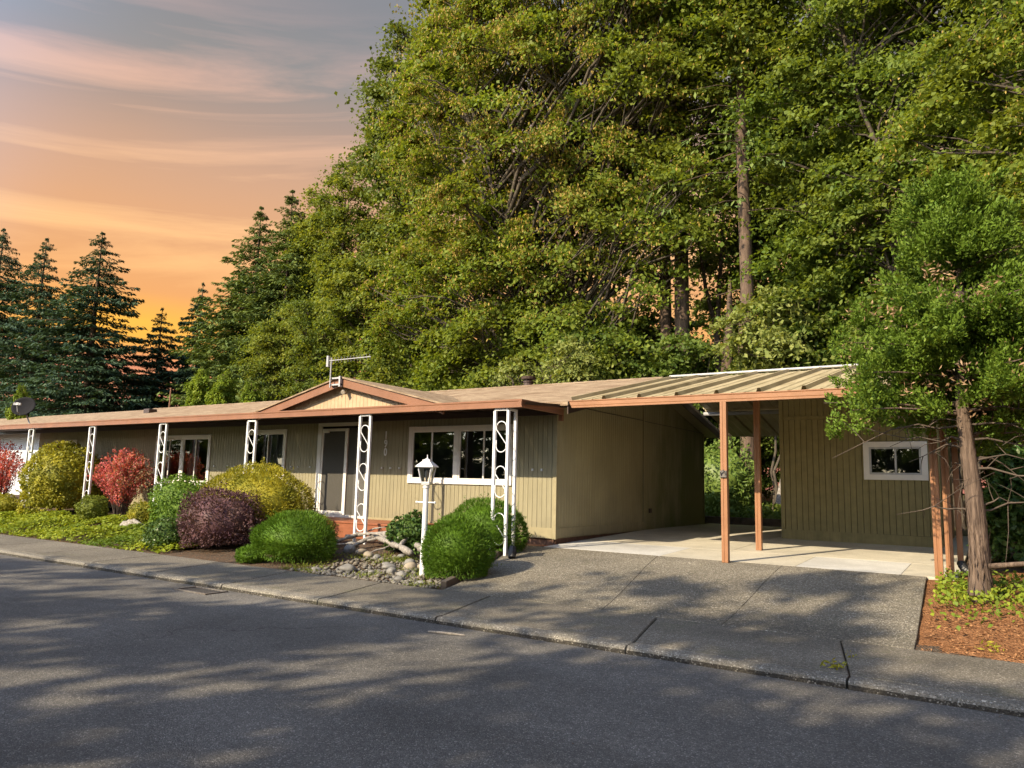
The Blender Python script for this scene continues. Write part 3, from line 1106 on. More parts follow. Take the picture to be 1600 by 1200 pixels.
    while x < x1 - 0.05:
        xe = min(x + 0.30, x1)
        cap.hexa([(x, 15.66, zroof(15.66) + 0.004), (xe, 15.66, zroof(15.66) + 0.004), (xe, 15.8, zroof(15.8) + 0.012), (x, 15.8, zroof(15.8) + 0.012),
                  (x, 15.66, zroof(15.66) + 0.016), (xe, 15.66, zroof(15.66) + 0.010), (xe, 15.8, zroof(15.8) + 0.026), (x, 15.8, zroof(15.8) + 0.034)])
        x += 0.30
    cap.build('ridge_cap', M['roof'], roof)
    # rake boards of the carport end
    rk = MB()
    for (ya, yb) in ((11.38, 15.8), (20.22, 15.8)):
        p = lambda y, dz: zroof(y) + dz
        a, b = (ya, yb)
        ps = [(-6.355, a, p(a, -0.225)), (-6.335, a, p(a, -0.225)), (-6.335, b, p(b, -0.225)), (-6.355, b, p(b, -0.225)),
              (-6.355, a, p(a, -0.072)), (-6.335, a, p(a, -0.072)), (-6.335, b, p(b, -0.072)), (-6.355, b, p(b, -0.072))]
        rk.hexa(ps)
    rk.build('rake_board', M['gutter_dark'], house)
    so = MB()
    for (ya, yb) in ((11.42, 15.78), (20.2, 15.82)):
        so.add([(WX, ya, zroof(ya) - 0.09), (-6.36, ya, zroof(ya) - 0.09), (-6.36, yb, zroof(yb) - 0.09), (WX, yb, zroof(yb) - 0.09)], [(0, 1, 2, 3)])
    so.build('rake_soffit', M['trim_olive'], house)
    # flue on the ridge
    fl = MB().lathe([(0.13, 3.9), (0.13, 4.16), (0.15, 4.16), (0.15, 4.19), (0.11, 4.19), (0.11, 4.24), (0.19, 4.24), (0.20, 4.30), (0.10, 4.33)], (-10.15, 16.1, 0), 14)
    fl.build('flue', M['gutter_dark'], house, smooth=False)
    for xx, yy in ((-24.2, 14.2),):
        z = zroof(yy)
        MB().box(xx - 0.17, xx + 0.17, yy - 0.15, yy + 0.15, z - 0.05, z + 0.12).build('roof_vent', M['gutter_dark'], house, bevel=0.02)
    build_awning()
    build_gable(zroof)
    # outlet cover on the end wall
    box('outlet_cover', M['gutter_dark'], house, WX + 0.001, WX + 0.03, 16.05, 16.17, 0.96, 1.06)
    # little white clips in a row along the front wall
    rng = random.Random(4)
    for u in (-20.6, -20.2, -19.9, -16.95, -16.4, -16.1, -14.0, -13.75, -13.35, -11.1, -10.85, -10.6, -7.3, -7.1, -21.5, -22.4):
        MB().box(u - 0.014, u + 0.014, WY - 0.03, WY - 0.002, 1.80 + rng.uniform(-0.01, 0.01), 1.835).build('clip', M['white'], house)


def build_door(DR):
    x0, x1, z0, z1 = DR
    t = MB()
    t.box(x0 - 0.02, x0 + 0.11, WY - 0.034, WY - 0.003, z0, z1 - 0.20)
    t.box(x1 - 0.09, x1 + 0.03, WY - 0.034, WY - 0.003, z0, z1 - 0.20)
    t.box(x0 - 0.02, x1 + 0.03, WY - 0.036, WY - 0.003, z1 - 0.198, z1)
    d = t.build('doorway', M['white_win'], house, bevel=0.004)
    a, b = x0 + 0.11, x1 - 0.09
    bk = MB()
    bk.box(a - 0.1, b + 0.1, WY + 0.10, WY + 0.14, z0, z1)
    bk.build('recess', M['dark'], d)
    s = MB()
    xs = [a, a + 0.045]
    s.box(a, a + 0.05, WY - 0.020, WY + 0.012, z0 + 0.06, z1 - 0.25)
    s.box(a + 0.74, a + 0.83, WY - 0.022, WY + 0.012, z0 + 0.06, z1 - 0.25)
    s.box(a + 0.05, a + 0.74, WY - 0.020, WY + 0.012, z0 + 0.06, z0 + 0.13)
    s.box(a + 0.05, a + 0.74, WY - 0.020, WY + 0.012, z1 - 0.31, z1 - 0.25)
    s.build('screen_door_frame', M['white_win'], d, bevel=0.003)
    MB().box(a + 0.051, a + 0.739, WY - 0.006, WY + 0.0, z0 + 0.131, z1 - 0.311).build('screen', M['screen'], d)
    MB().box(a + 0.06, a + 0.24, WY - 0.06, WY - 0.021, z1 - 0.345, z1 - 0.29).build('door_closer', M['white_win'], d)
    MB().box(a + 0.835, a + 1.04, WY + 0.01, WY + 0.03, z0 + 0.06, z1 - 0.25).build('side_panel', M['screen'], d)
    g = MB()
    g.box(a + 1.05, b, WY - 0.004, WY + 0.02, z0 + 0.06, z1 - 0.25)
    g.build('side_light', M['room'], d)
    MB().box(x0, x1, WY - 0.06, WY + 0.05, z0 - 0.0, z0 + 0.055).build('threshold', M['white_win'], d, bevel=0.004)


def build_awning():
    y0 = 10.2
    # the copper brown fascia, a boxed gutter with lips
    def fascia_run(a, b, d, name):
        mb = MB()
        prof = [(0.0, 0.0), (0.0, 0.022), (0.008, 0.030), (0.008, 0.095), (0.0, 0.108), (0.0, 0.135), (0.055, 0.135), (0.055, 0.0)]
        va = [(a[0] - d[1] * 0 + d[0] * p, a[1] + d[1] * p, 2.805 + z) for p, z in prof]
        vb = [(b[0] + d[0] * p, b[1] + d[1] * p, 2.805 + z) for p, z in prof]
        n = len(prof)
        mb.add(va + vb, [tuple(range(n))[::-1], tuple(range(n, 2 * n))] + [(i, (i + 1) % n, n + (i + 1) % n, n + i) for i in range(n)])
        return mb.build(name, M['copper'], house)
    seg = [-29.5, -25.8, -22.1, -18.4, -14.7, -11.0, -6.58]
    for a, b in zip(seg[:-1], seg[1:]):
        fascia_run((a + 0.0015, y0), (b - 0.0015, y0), (0, 1), 'fascia')
    fascia_run((-6.555, y0 + 0.002), (-6.555, WY - 0.18), (-1, 0), 'fascia')
    # pans of the porch roof behind the fascia
    x = -29.4
    proto = None
    while x < -6.75:
        if proto is None:
            mb = MB()
            w = 0.40
            prof = [(0, 0.045), (0.03, 0.045), (0.045, 0.0), (w - 0.045, 0.0), (w - 0.03, 0.045), (w, 0.045)]
            n = len(prof)
            A = [(u, 0.06, 2.855 + z) for u, z in prof]
            B = [(u, 1.56, 2.945 + z) for u, z in prof]
            mb.add(A + B, [(i, i + 1, n + i + 1, n + i) for i in range(n - 1)])
            proto = mb.build('awning_pan', M['gutter_dark'], house, world=False)
            o = proto
        else:
            o = proto.copy()
            col.objects.link(o)
        o.location = Vector((x, y0, 0)) - house.location
        x += 0.402
    box('awning_beam', M['gutter_dark'], house, -29.3, -6.7, WY - 0.10, WY - 0.02, 2.82, 2.93)
    # white lattice posts
    px = (-23.51, -20.13, -16.87, -13.53, -10.15)
    foot = (0.36, 0.36, 0.36, 0.34, 0.36)
    proto = None
    for k, (x, zf) in enumerate(zip(px, foot)):
        if proto is None:
            proto = lattice_post((x, y0 + 0.07, zf), 2.80 - zf)
        else:
            r = proto.copy()
            col.objects.link(r)
            r.location = Vector((x, y0 + 0.07, zf)) - house.location
            for ch in kids(proto):
                c = ch.copy()
                col.objects.link(c)
                c.parent = r
    lattice_post((-6.99, y0 + 0.07, 0.30), 2.50, corner=True)
    ds = MB()
    ds.box(-6.70, -6.62, WY - 0.13, WY - 0.06, 2.70, 2.94)
    ds.build('downspout', M['copper'], house, bevel=0.006)


def lattice_post(loc, h, corner=False):
    w = 0.135
    cap = MB()
    cap.box(-w, w, -0.024, 0.024, h - 0.035, h)
    root = cap.build('porch_post', M['white'], house, world=False)
    root.location = Vector(loc) - house.location
    for s in (-1, 1):
        MB().box(s * w - 0.024, s * w + 0.024, -0.024, 0.024, 0.0, h - 0.036).build('rail', M['white'], root, world=False, bevel=0.004)
    if corner:
        MB().box(w - 0.024, w + 0.024, 0.20, 0.248, 0.02, h).build('rail', M['white'], root, world=False, bevel=0.004)
        MB().box(w - 0.022, w + 0.022, 0.0245, 0.1995, h - 0.035, h - 0.001).build('rail', M['white'], root, world=False)
    r = w - 0.024 - 0.009
    for zc in (h * 0.20, h * 0.51, h * 0.81):
        hh = 0.145 * h / 2.45 * 1.05
        pts = []
        n = 12
        for i in range(n + 1):                       # foot of the scroll
            t = math.pi + math.pi * i / n
            pts.append((r * math.cos(t), 0, zc - hh + r * math.sin(t)))
        pts = [(-r, 0, zc - hh + 0.10)] + pts + [(r, 0, zc - hh + 0.03)]
        top = []
        for i in range(n + 1):
            t = math.pi - math.pi * i / n
            top.append((r * math.cos(t), 0, zc + hh + r * math.sin(t)))
        pts = pts + [(-r, 0, zc + hh - 0.03)] + top + [(r, 0, zc + hh - 0.10)]
        MB().tube(pts, 0.009, 6).build('scroll', M['white'], root, world=False, smooth=True)
    return root


def build_gable(zroof):
    xc, hs, zp, ze, yf = -10.9, 2.62, 3.585, 2.95, 10.275
    sl = (zp - ze) / hs
    z_at = lambda x: zp - abs(x - xc) * sl
    yb = lambda x: max(11.3, 11.4 + (z_at(x) - 3.02) / 0.2273 + 0.15)
    g = MB()
    for s in (-1, 1):
        xe = xc + s * (hs + 0.1)
        n = 6
        top, bot = [], []
        for i in range(n + 1):
            x = xc + (xe - xc) * i / n
            top += [(x, yf - 0.03, z_at(x)), (x, yb(x), z_at(x))]
            bot += [(x, yf - 0.03, z_at(x) - 0.03), (x, yb(x), z_at(x) - 0.03)]
        fs = []
        m = len(top)
        for i in range(n):
            q = (i * 2, i * 2 + 2, i * 2 + 3, i * 2 + 1)
            fs.append(q if s > 0 else q[::-1])
            q2 = (m + i * 2, m + i * 2 + 1, m + i * 2 + 3, m + i * 2 + 2)
            fs.append(q2 if s > 0 else q2[::-1])
            fs.append((i * 2, m + i * 2, m + i * 2 + 2, i * 2 + 2))
        g.add(top + bot, fs)
    gr = g.build('gable_roof', M['roof'], house)
    for s in (-1, 1):
        mb = MB()
        xe = xc + s * (hs + 0.02)
        a, b = (xc, xe)
        wv = 0.165
        ps = [(a, yf, z_at(a) - 0.032 - wv), (b, yf, z_at(b) - 0.032 - wv), (b, yf + 0.035, z_at(b) - 0.032 - wv), (a, yf + 0.035, z_at(a) - 0.032 - wv),
              (a, yf, z_at(a) - 0.032), (b, yf, z_at(b) - 0.032), (b, yf + 0.035, z_at(b) - 0.032), (a, yf + 0.035, z_at(a) - 0.032)]
        mb.hexa(ps if s > 0 else [ps[i] for i in (1, 0, 3, 2, 5, 4, 7, 6)])
        mb.build('barge_board', M['copper'], house)
    # boarded triangle, set back under the boards
    P = lambda u, d, z: (u, yf + 0.16 - d, z)
    siding('gable_panel', P, xc - 2.44 + 0.0, xc + 2.44, lambda u: 2.95, lambda u: max(2.951, z_at(u) - 0.10), [], M['gable'], house, panel=1.2192, gap=0.0012)
    box('gable_back', M['dark'], house, xc - 2.3, xc + 2.3, yf + 0.20, yf + 0.24, 2.95, 3.0)
    so = MB()
    for s in (-1, 1):
        xe = xc + s * hs
        f = [(xc, yf + 0.036, zp - 0.05), (xe, yf + 0.036, ze - 0.05), (xe, yf + 0.16, ze - 0.05), (xc, yf + 0.16, zp - 0.05)]
        so.add(f, [(0, 1, 2, 3)])
    so.build('gable_soffit', M['gable'], house)
    fl = MB()
    fl.box(-10.92, -10.84, yf + 0.13, yf + 0.158, 3.27, 3.35)
    fl.tube([(-10.88, yf + 0.13, 3.31), (-10.86, yf + 0.07, 3.30), (-10.82, yf + 0.0, 3.26)], [0.018, 0.028, 0.042], 8)
    fl.build('floodlight', M['cream_trim'], house)


build_house()

# ------------------------------------------------------------------ porch deck and lower walk
deck = thing('porch_deck', 'reddish stained plank deck in front of the entrance door', 'deck', (-11.5, 11.2, 0.45))
y = 10.72
while y < WY - 0.05:
    MB().box(-13.5, -9.45, y, min(y + 0.138, WY - 0.02), 0.685, 0.72).build('plank', M['deck'], deck, bevel=0.004)
    y += 0.144
MB().box(-13.5, -9.45, 10.735, 10.77, 0.40, 0.683).build('front_board', M['deck'], deck)
MB().box(-9.485, -9.45, 10.772, WY - 0.03, 0.40, 0.683).build('end_board', M['deck'], deck)
walk = thing('plank_walk', 'low reddish plank walk along the foot of the front wall beside the drive', 'walkway', (-8, 11.4, 0.43))
y = 10.98
while y < WY - 0.1:
    MB().box(-9.3, -6.82 - (11.75 - y) * 0.35, y, y + 0.138, 0.435, 0.468).build('plank', M['deck'], walk, bevel=0.004)
    y += 0.144

# ------------------------------------------------------------------ carport
cp = thing('carport', 'open carport with ribbed tan metal roof on copper brown square posts', 'carport', (-3.4, 13.0, 0.5))


def build_carport():
    zr = lambda y: 2.995 + 0.2130 * (min(y, 31.6 - y) - 11.15)
    x0, x1 = -6.18, -0.42
    # front beam: folded metal with a groove line
    prof = [(0.0, 0.0), (0.0, 0.028), (0.007, 0.034), (0.0, 0.040), (0.0, 0.098), (0.012, 0.105), (0.0, 0.112), (0.0, 0.128), (0.07, 0.128), (0.07, 0.0)]
    n = len(prof)
    va = [(x0 + 0.06 - 0.5 * z, 11.12 + p, 2.865 + z) for p, z in prof]
    vb = [(x1, 11.12 + p, 2.865 + z) for p, z in prof]
    MB().add(va + vb, [tuple(range(n))[::-1], tuple(range(n, 2 * n))] + [(i, (i + 1) % n, n + (i + 1) % n, n + i) for i in range(n)]).build('beam', M['copper_post'], cp)
    # roof pans with standing ribs, front and back slope
    pw = (x1 - x0) / 9.0
    for sgn in (0, 1):
        proto = None
        for k in range(9):
            if proto is None:
                ys = [11.14, 13.4, 15.8] if sgn == 0 else [15.8, 18.05, 18.051, 20.35]
                pr = [(0.0, 0.062), (0.035, 0.062), (0.055, 0.0), (pw * 0.36, 0.0), (pw * 0.38, 0.012), (pw * 0.42, 0.012), (pw * 0.44, 0.0),
                      (pw * 0.66, 0.0), (pw * 0.68, 0.012), (pw * 0.72, 0.012), (pw * 0.74, 0.0), (pw - 0.025, 0.0), (pw - 0.005, 0.060), (pw + 0.008, 0.060)]
                m = len(pr)
                vs, fs = [], []
                for j, yy in enumerate(ys):
                    dz = -0.05 if (sgn == 1 and j >= 2) else 0.0
                    vs += [(u, yy, zr(yy) + z + 0.0 + dz) for u, z in pr]
                for j in range(len(ys) - 1):
                    fs += [(j * m + i, j * m + i + 1, (j + 1) * m + i + 1, (j + 1) * m + i) for i in range(m - 1)]
                proto = MB().add(vs, fs).build('roof_pan', M['carport_roof'], cp, world=False)
                o = proto
            else:
                o = proto.copy()
                col.objects.link(o)
            o.location = Vector((x0 + k * pw, 0, 0)) - cp.location
    MB().tube([(x0, 15.8, zr(15.8) + 0.055), (x1, 15.8, zr(15.8) + 0.055)], 0.028, 8).build('ridge_cap', M['steel'], cp, smooth=True)
    for yy in (18.05,):
        MB().tube([(x0 + 0.02, yy, zr(yy) - 0.115), (x1, yy, zr(yy) - 0.115)], 0.05, 8).build('purlin', M['steel'], cp, smooth=True)
    for yy in (13.1,):
        box('purlin', M['steel'], cp, x0 + 0.02, x1, yy - 0.04, yy + 0.04, zr(yy) - 0.10, zr(yy) - 0.012)

    def post(x, y, zt, label=None, s=0.047):
        mb = MB()
        zf = DZ(y) + 0.001
        pr = [(-s, -s), (-0.012, -s), (-0.008, -s + 0.008), (0.008, -s + 0.008), (0.012, -s), (s, -s), (s, s), (-s, s)]
        n = len(pr)
        mb.add([(x + a, y + b, zf) for a, b in pr] + [(x + a, y + b, zt) for a, b in pr],
               [tuple(range(n))[::-1], tuple(range(n, 2 * n))] + [(i, (i + 1) % n, n + (i + 1) % n, n + i) for i in range(n)])
        return mb.build('post', M['copper_post'], cp)
    p = post(-3.50, 11.16, 2.863)
    lk = MB()
    lk.box(-3.55, -3.45, 11.16 - 0.075, 11.16 - 0.053, 1.72, 1.82)
    lk.tube([(-3.53, 11.08, 1.75), (-3.53, 11.05, 1.80), (-3.49, 11.05, 1.83), (-3.46, 11.08, 1.76)], 0.010, 6)
    lk.build('latch', M['iron'], p)
    post(-3.53, 13.1, zr(13.1) - 0.102)
    post(-0.74, 11.16, 2.863)
    post(-0.64, 11.62, zr(11.62) - 0.014, s=0.045)
    ds = MB()
    ds.box(-0.555, -0.485, 11.66, 11.73, 0.62, 2.9)
    d = ds.build('downspout', M['copper_post'], cp, bevel=0.006)
    pts = []
    for i in range(25):
        t = i / 24
        pts.append((-0.52 + 0.10 * t + 0.22 * t * t, 11.69 - 0.28 * t, 0.66 - 0.20 * t ** 0.7))
    rad = [0.048 + (0.007 if i % 2 else 0.0) for i in range(25)]
    MB().tube(pts, rad, 10).build('corrugated_drain_pipe', M['black_plastic'], d)


build_carport()

# ------------------------------------------------------------------ shed under the carport
shed = thing('shed', 'olive brown board shed with one small white framed window under the carport', 'shed', (-2.3, 17.3, 0.58))


def build_shed():
    Y0, xa, xb = 15.5, -3.73, -0.95
    PF = lambda u, d, z: (u, Y0 - d, z)
    PR = lambda u, d, z: (xb + d, u, z)
    W = (-2.19, -1.12, 1.785, 2.50)
    hole = [(W[0] + 0.05, W[1] - 0.05, W[2] + 0.05, W[3] - 0.05)]
    siding('board', PF, xa + 0.08, xb - 0.07, lambda u: 0.78, lambda u: 2.955, hole, M['shed'], shed, groove=0.1096, single=True, gap=0.0065)
    siding('board', PF, xa + 0.08, xb - 0.07, lambda u: 3.03, lambda u: 3.86, [], M['shed'], shed, groove=0.1096, single=True, gap=0.0065)
    siding('side_panel', PR, Y0 + 0.05, 19.4, lambda u: 0.60, lambda u: 2.9 if u > 18.5 else 3.4, [], M['shed'], shed)
    t = MB()
    t.hexa([(xa, Y0 - 0.014, 0.60), (xb + 0.012, Y0 - 0.014, 0.55), (xb + 0.012, Y0 + 0.02, 0.55), (xa, Y0 + 0.02, 0.60),
            (xa, Y0 - 0.014, 0.785), (xb + 0.012, Y0 - 0.014, 0.775), (xb + 0.012, Y0 + 0.02, 0.775), (xa, Y0 + 0.02, 0.785)])
    t.box(xa + 0.08, xb - 0.07, Y0 - 0.015, Y0 + 0.02, 2.957, 3.028)
    t.box(xa, xa + 0.077, Y0 - 0.016, Y0 + 0.06, 0.79, 3.86)
    t.box(xb - 0.067, xb + 0.012, Y0 - 0.016, Y0 + 0.05, 0.79, 3.86)
    t.build('trim_board', M['shed'], shed)
    c = MB()
    c.box(xa + 0.02, xb - 0.02, Y0 + 0.62, 19.3, 0.6, 3.0)
    c.build('wall_core', M['dark'], shed)
    box('side_wall', M['shed'], shed, xa + 0.001, xa + 0.019, Y0 + 0.062, 19.35, 0.6, 3.1)
    box('back_wall', M['shed'], shed, xa, xb, 19.36, 19.38, 0.6, 3.0)
    box('top_plate', M['shed'], shed, xa + 0.02, xb - 0.02, Y0 + 0.03, Y0 + 0.6, 3.80, 3.84)
    window(shed, PF, *W, [(W[0] + 0.10, W[1] - 0.10, [(W[0] + W[1]) / 2 + 0.01])], trim=0.10, mat_trim='white_win', mat_sash='steel')


build_shed()

# ------------------------------------------------------------------ neighbour's house at the left edge
nb = thing('neighbor_house', 'neighboring white sided house with a low brown roof at the left edge', 'house', (-41, 18, 0.45))


def build_neighbor():
    x1, y0 = -33.2, 15.2
    z = 0.55
    while z < 3.3:
        MB().hexa([(-52, y0 - 0.022, z), (x1, y0 - 0.022, z), (x1, y0, z), (-52, y0, z), (-52, y0 - 0.008, z + 0.198), (x1, y0 - 0.008, z + 0.198), (x1, y0, z + 0.198), (-52, y0, z + 0.198)]).build('board', M['pale_siding'], nb)
        z += 0.2
    box('wall', M['pale_siding'], nb, -52, x1, y0 + 0.001, 24, 0.5, 3.32)
    rf = MB()
    for (ya, yb) in ((14.3, 19.6), (24.9, 19.6)):
        za, zb_ = 3.30, 4.6
        ps = [(-53, ya, za - 0.1), (x1 + 0.5, ya, za - 0.1), (x1 + 0.5, yb, zb_ - 0.1), (-53, yb, zb_ - 0.1), (-53, ya, za), (x1 + 0.5, ya, za), (x1 + 0.5, yb, zb_), (-53, yb, zb_)]
        rf.hexa(ps if ya < yb else [ps[i] for i in (3, 2, 1, 0, 7, 6, 5, 4)])
    rf.build('roof', M['roof'], nb)
    box('fascia', M['gutter_dark'], nb, -53, x1 + 0.5, 14.24, 14.29, 3.14, 3.31)


build_neighbor()


# ------------------------------------------------------------------ things on the roof
def build_roof_things():
    d = thing('satellite_dish', 'dark grey satellite dish on the left end of the long roof', 'satellite dish', (-24.6, 10.7, 2.93))
    c = Vector((-24.78, 10.55, 3.50))
    ax = Vector((0.55, -0.78, 0.32)).normalized()       # where the bowl looks
    s = ax.cross(Vector((0, 0, 1))).normalized()
    u = s.cross(ax)
    vs, fs = [tuple(c)], []
    rings, seg = 5, 28
    for i in range(1, rings + 1):
        r = i / rings
        for k in range(seg):
            t = 2 * math.pi * k / seg
            vs.append(tuple(c + s * (0.36 * r * math.cos(t)) + u * (0.31 * r * math.sin(t)) + ax * (0.075 * r * r)))
    for k in range(seg):
        fs.append((0, 1 + k, 1 + (k + 1) % seg))
    for i in range(rings - 1):
        for k in range(seg):
            a, b = 1 + i * seg + k, 1 + i * seg + (k + 1) % seg
            fs.append((a, a + seg, b + seg, b))
    bw = MB().add(vs, fs).build('bowl', M['dish'], d, smooth=True)
    so = bw.modifiers.new('thick', 'SOLIDIFY')
    so.thickness = 0.012
    foc = c + ax * 0.36 - u * 0.06
    MB().tube([c - u * 0.30 + ax * 0.06, c - u * 0.26 + ax * 0.25, foc - u * 0.03], 0.014, 6).build('feed_arm', M['steel'], d)
    MB().beam(foc - s * 0.11, foc + s * 0.11, 0.06, 0.07).beam(foc - ax * 0.05, foc + ax * 0.03, 0.07, 0.09).build('feed_horn', M['alu'], d, bevel=0.008)
    MB().tube([c - ax * 0.02 - u * 0.02, c - ax * 0.10 - u * 0.12, (-24.72, 10.62, 3.22), (-24.6, 10.68, 2.94)], 0.022, 8).build('mast', M['steel'], d)
    a = thing('tv_antenna', 'grey television antenna clamped to the gable peak over the entrance', 'antenna', (-11.12, 10.1, 3.40))
    mx, my = -11.10, 10.19
    MB().tube([(mx, my, 3.36), (mx, my, 3.96)], 0.014, 8).build('mast', M['alu'], a)
    br = MB()
    br.box(mx - 0.04, mx + 0.26, my + 0.02, my + 0.075, 3.40, 3.43)
    br.box(mx - 0.04, mx + 0.26, my + 0.02, my + 0.075, 3.53, 3.56)
    br.box(mx + 0.22, mx + 0.26, my + 0.015, my + 0.078, 3.37, 3.58)
    br.build('bracket', M['alu'], a)
    e0, e1 = Vector((mx - 0.07, my - 0.02, 3.90)), Vector((mx + 0.98, my + 0.10, 3.93))
    MB().beam(e0, e1, 0.014, 0.014).build('boom', M['alu'], a)
    ax2 = (e1 - e0).normalized()
    for i in range(13):
        p = e0 + (e1 - e0) * (0.10 + 0.88 * i / 12)
        dr = Vector((0.25, -0.45, 0.85)).normalized()
        L = 0.055
        MB().tube([p - dr * L, p + dr * L], 0.006, 5).build('element', M['alu'], a)
    MB().beam(e0 + Vector((0, 0, -0.12)), e0 + Vector((0, 0, 0.10)), 0.05, 0.05, up=(0, 1, 0)).build('reflector', M['alu'], a)
    v = thing('roof_pipe', 'thin rusty vent pipe rising above the long roof before the firs', 'pipe', (-27.0, 16.6, 3.6))
    MB().tube([(-27.0, 16.6, 3.2), (-27.0, 16.6, 4.9)], 0.028, 8).build('pipe', M['copper'], v)
    MB().tube([(-27.0, 16.6, 4.9), (-27.0, 16.6, 4.94)], 0.042, 8).build('cap', M['copper'], v)


build_roof_things()


# ------------------------------------------------------------------ lamp post
def build_lamp():
    x, y, zf = -7.20, 8.62, 0.12
    lp = thing('lamp_post', 'white lamp post with a glass lantern between the round clipped bushes', 'lamp post', (x, y, zf))
    MB().lathe([(0.055, 0.0), (0.055, 0.45), (0.047, 0.47), (0.043, 1.36), (0.055, 1.37), (0.055, 1.41), (0.04, 1.42), (0.03, 1.46)], (x, y, zf), 16).build('post', M['white'], lp, smooth=False)
    MB().tube([(x - 0.145, y - 0.04, 1.27), (x + 0.145, y + 0.04, 1.27)], 0.012, 8).build('cross_bar', M['white'], lp)
    for s in (-1, 1):
        MB().tube([(x + s * 0.145, y + s * 0.04, 1.27), (x + s * 0.163, y + s * 0.045, 1.27)], 0.020, 8).build('knob', M['white'], lp)
    a = math.radians(20)

    def ring(r, z):
        return [(x + r * math.cos(a + k * math.pi / 2 + math.pi / 4), y + r * math.sin(a + k * math.pi / 2 + math.pi / 4), z) for k in range(4)]
    z0, z1 = 1.575, 1.80
    r0, r1 = 0.092, 0.152
    b = MB()
    b.hexa(ring(0.085, 1.535) + ring(0.105, 1.574))
    b.build('lantern_base', M['white'], lp)
    lo, hi = ring(r0, z0), ring(r1, z1)
    fr = MB()
    for k in range(4):
        fr.beam(lo[k], hi[k], 0.016, 0.016)
        fr.beam(lo[k], lo[(k + 1) % 4], 0.014, 0.016)
        fr.beam(hi[k], hi[(k + 1) % 4], 0.014, 0.016)
    fr.build('lantern_frame', M['white'], lp)
    lo2, hi2 = ring(r0 - 0.006, z0), ring(r1 - 0.006, z1)
    for k in range(4):
        MB().add([lo2[k], lo2[(k + 1) % 4], hi2[(k + 1) % 4], hi2[k]], [(0, 1, 2, 3)]).build('pane', M['lamp_glass'], lp)
    MB().lathe([(0.018, 0), (0.020, 0.05), (0.030, 0.09), (0.033, 0.13), (0.022, 0.165), (0.006, 0.18)], (x, y, z0 + 0.005), 12).build('bulb', M['white'], lp, smooth=True)
    c = MB()
    c.hexa(ring(0.205, 1.806) + ring(0.203, 1.822))
    c.hexa(ring(0.200, 1.8225) + ring(0.075, 1.905))
    c.hexa(ring(0.09, 1.9055) + ring(0.085, 1.918))
    c.hexa(ring(0.06, 1.9185) + ring(0.03, 1.935))
    c.build('lantern_roof', M['white'], lp)
    MB().lathe([(0.008, 0), (0.014, 0.01), (0.008, 0.02), (0.006, 0.05), (0.002, 0.065)], (x, y, 1.935), 8).build('finial', M['white'], lp)
    lp.scale = (0.94, 0.94, 0.975)
    # little dark garden spot at the foot of the corner post
    sp = thing('garden_spotlight', 'small dark garden spotlight at the foot of the corner porch post', 'spotlight', (-6.62, 10.12, 0.34))
    MB().tube([(-6.62, 10.12, 0.32), (-6.62, 10.12, 0.42)], 0.015, 6).build('stake', M['black_plastic'], sp)
    MB().tube([(-6.64, 10.16, 0.54), (-6.62, 10.12, 0.46), (-6.60, 10.08, 0.38)], [0.055, 0.075, 0.06], 10).build('hood', M['black_plastic'], sp)


build_lamp()


# ------------------------------------------------------------------ drain, stick
def build_street_bits():
    d = thing('storm_drain', 'rusty storm drain grate in the road at the kerb', 'drain', (-9.0, 6.2, 0))
    x0, x1, y0, y1 = -9.42, -8.72, 6.08, 6.42
    MB().box(x0 + 0.03, x1 - 0.03, y0 + 0.03, y1 - 0.03, 0.002, 0.004).build('pit_shade_sheet', M['dark'], d)  # flat near-black sheet on the road; its colour stands for the shade below
    fr = MB()
    fr.box(x0, x1, y0, y0 + 0.03, 0.001, 0.016)
    fr.box(x0, x1, y1 - 0.03, y1, 0.001, 0.016)
    fr.box(x0, x0 + 0.03, y0 + 0.031, y1 - 0.031, 0.001, 0.016)
    fr.box(x1 - 0.03, x1, y0 + 0.031, y1 - 0.031, 0.001, 0.016)
    fr.build('frame', M['iron'], d)
    for i in range(9):
        x = x0 + 0.06 + i * 0.066
        MB().hexa([(x, y0 + 0.031, 0.005), (x + 0.020, y0 + 0.031, 0.005), (x + 0.050, y1 - 0.031, 0.005), (x + 0.03, y1 - 0.031, 0.005),
                   (x, y0 + 0.031, 0.0065), (x + 0.020, y0 + 0.031, 0.0065), (x + 0.050, y1 - 0.031, 0.0065), (x + 0.03, y1 - 0.031, 0.0065)]).build('bar', M['iron'], d)
    d.location.z += 0.022
    s = MB().tube([(-4.98, 6.08, 0.012), (-4.86, 6.10, 0.016), (-4.72, 6.13, 0.015), (-4.58, 6.17, 0.012)], [0.008, 0.012, 0.012, 0.006], 7).build('stick', M['driftwood'], origin=(-4.78, 6.1, 0))
    s.location.z += 0.022
    tag(s, 'pale broken stick lying on the road beside the kerb', 'stick')


build_street_bits()

# ------------------------------------------------------------------ rocks, driftwood, gravel
ROCK = []


def make_rock_mesh(seed):
    r = random.Random(seed)
    import bmesh
    bm = bmesh.new()
    bmesh.ops.create_icosphere(bm, subdivisions=3, radius=1.0)
    ph = [r.uniform(0, 6.28) for _ in range(9)]
    for v in bm.verts:
        p = v.co
        k = 1 + 0.10 * math.sin(2.1 * p.x + ph[0]) + 0.09 * math.sin(2.4 * p.y + ph[1]) + 0.07 * math.sin(3.1 * p.z + ph[2]) + 0.05 * math.sin(4 * p.x + 3 * p.y + ph[3])
        v.co = Vector((p.x * k * 1.15, p.y * k * 0.95, p.z * k * 0.70))
    me = bpy.data.meshes.new('rock')
    bm.to_mesh(me)
    bm.free()
    me.polygons.foreach_set('use_smooth', [True] * len(me.polygons))
    return me


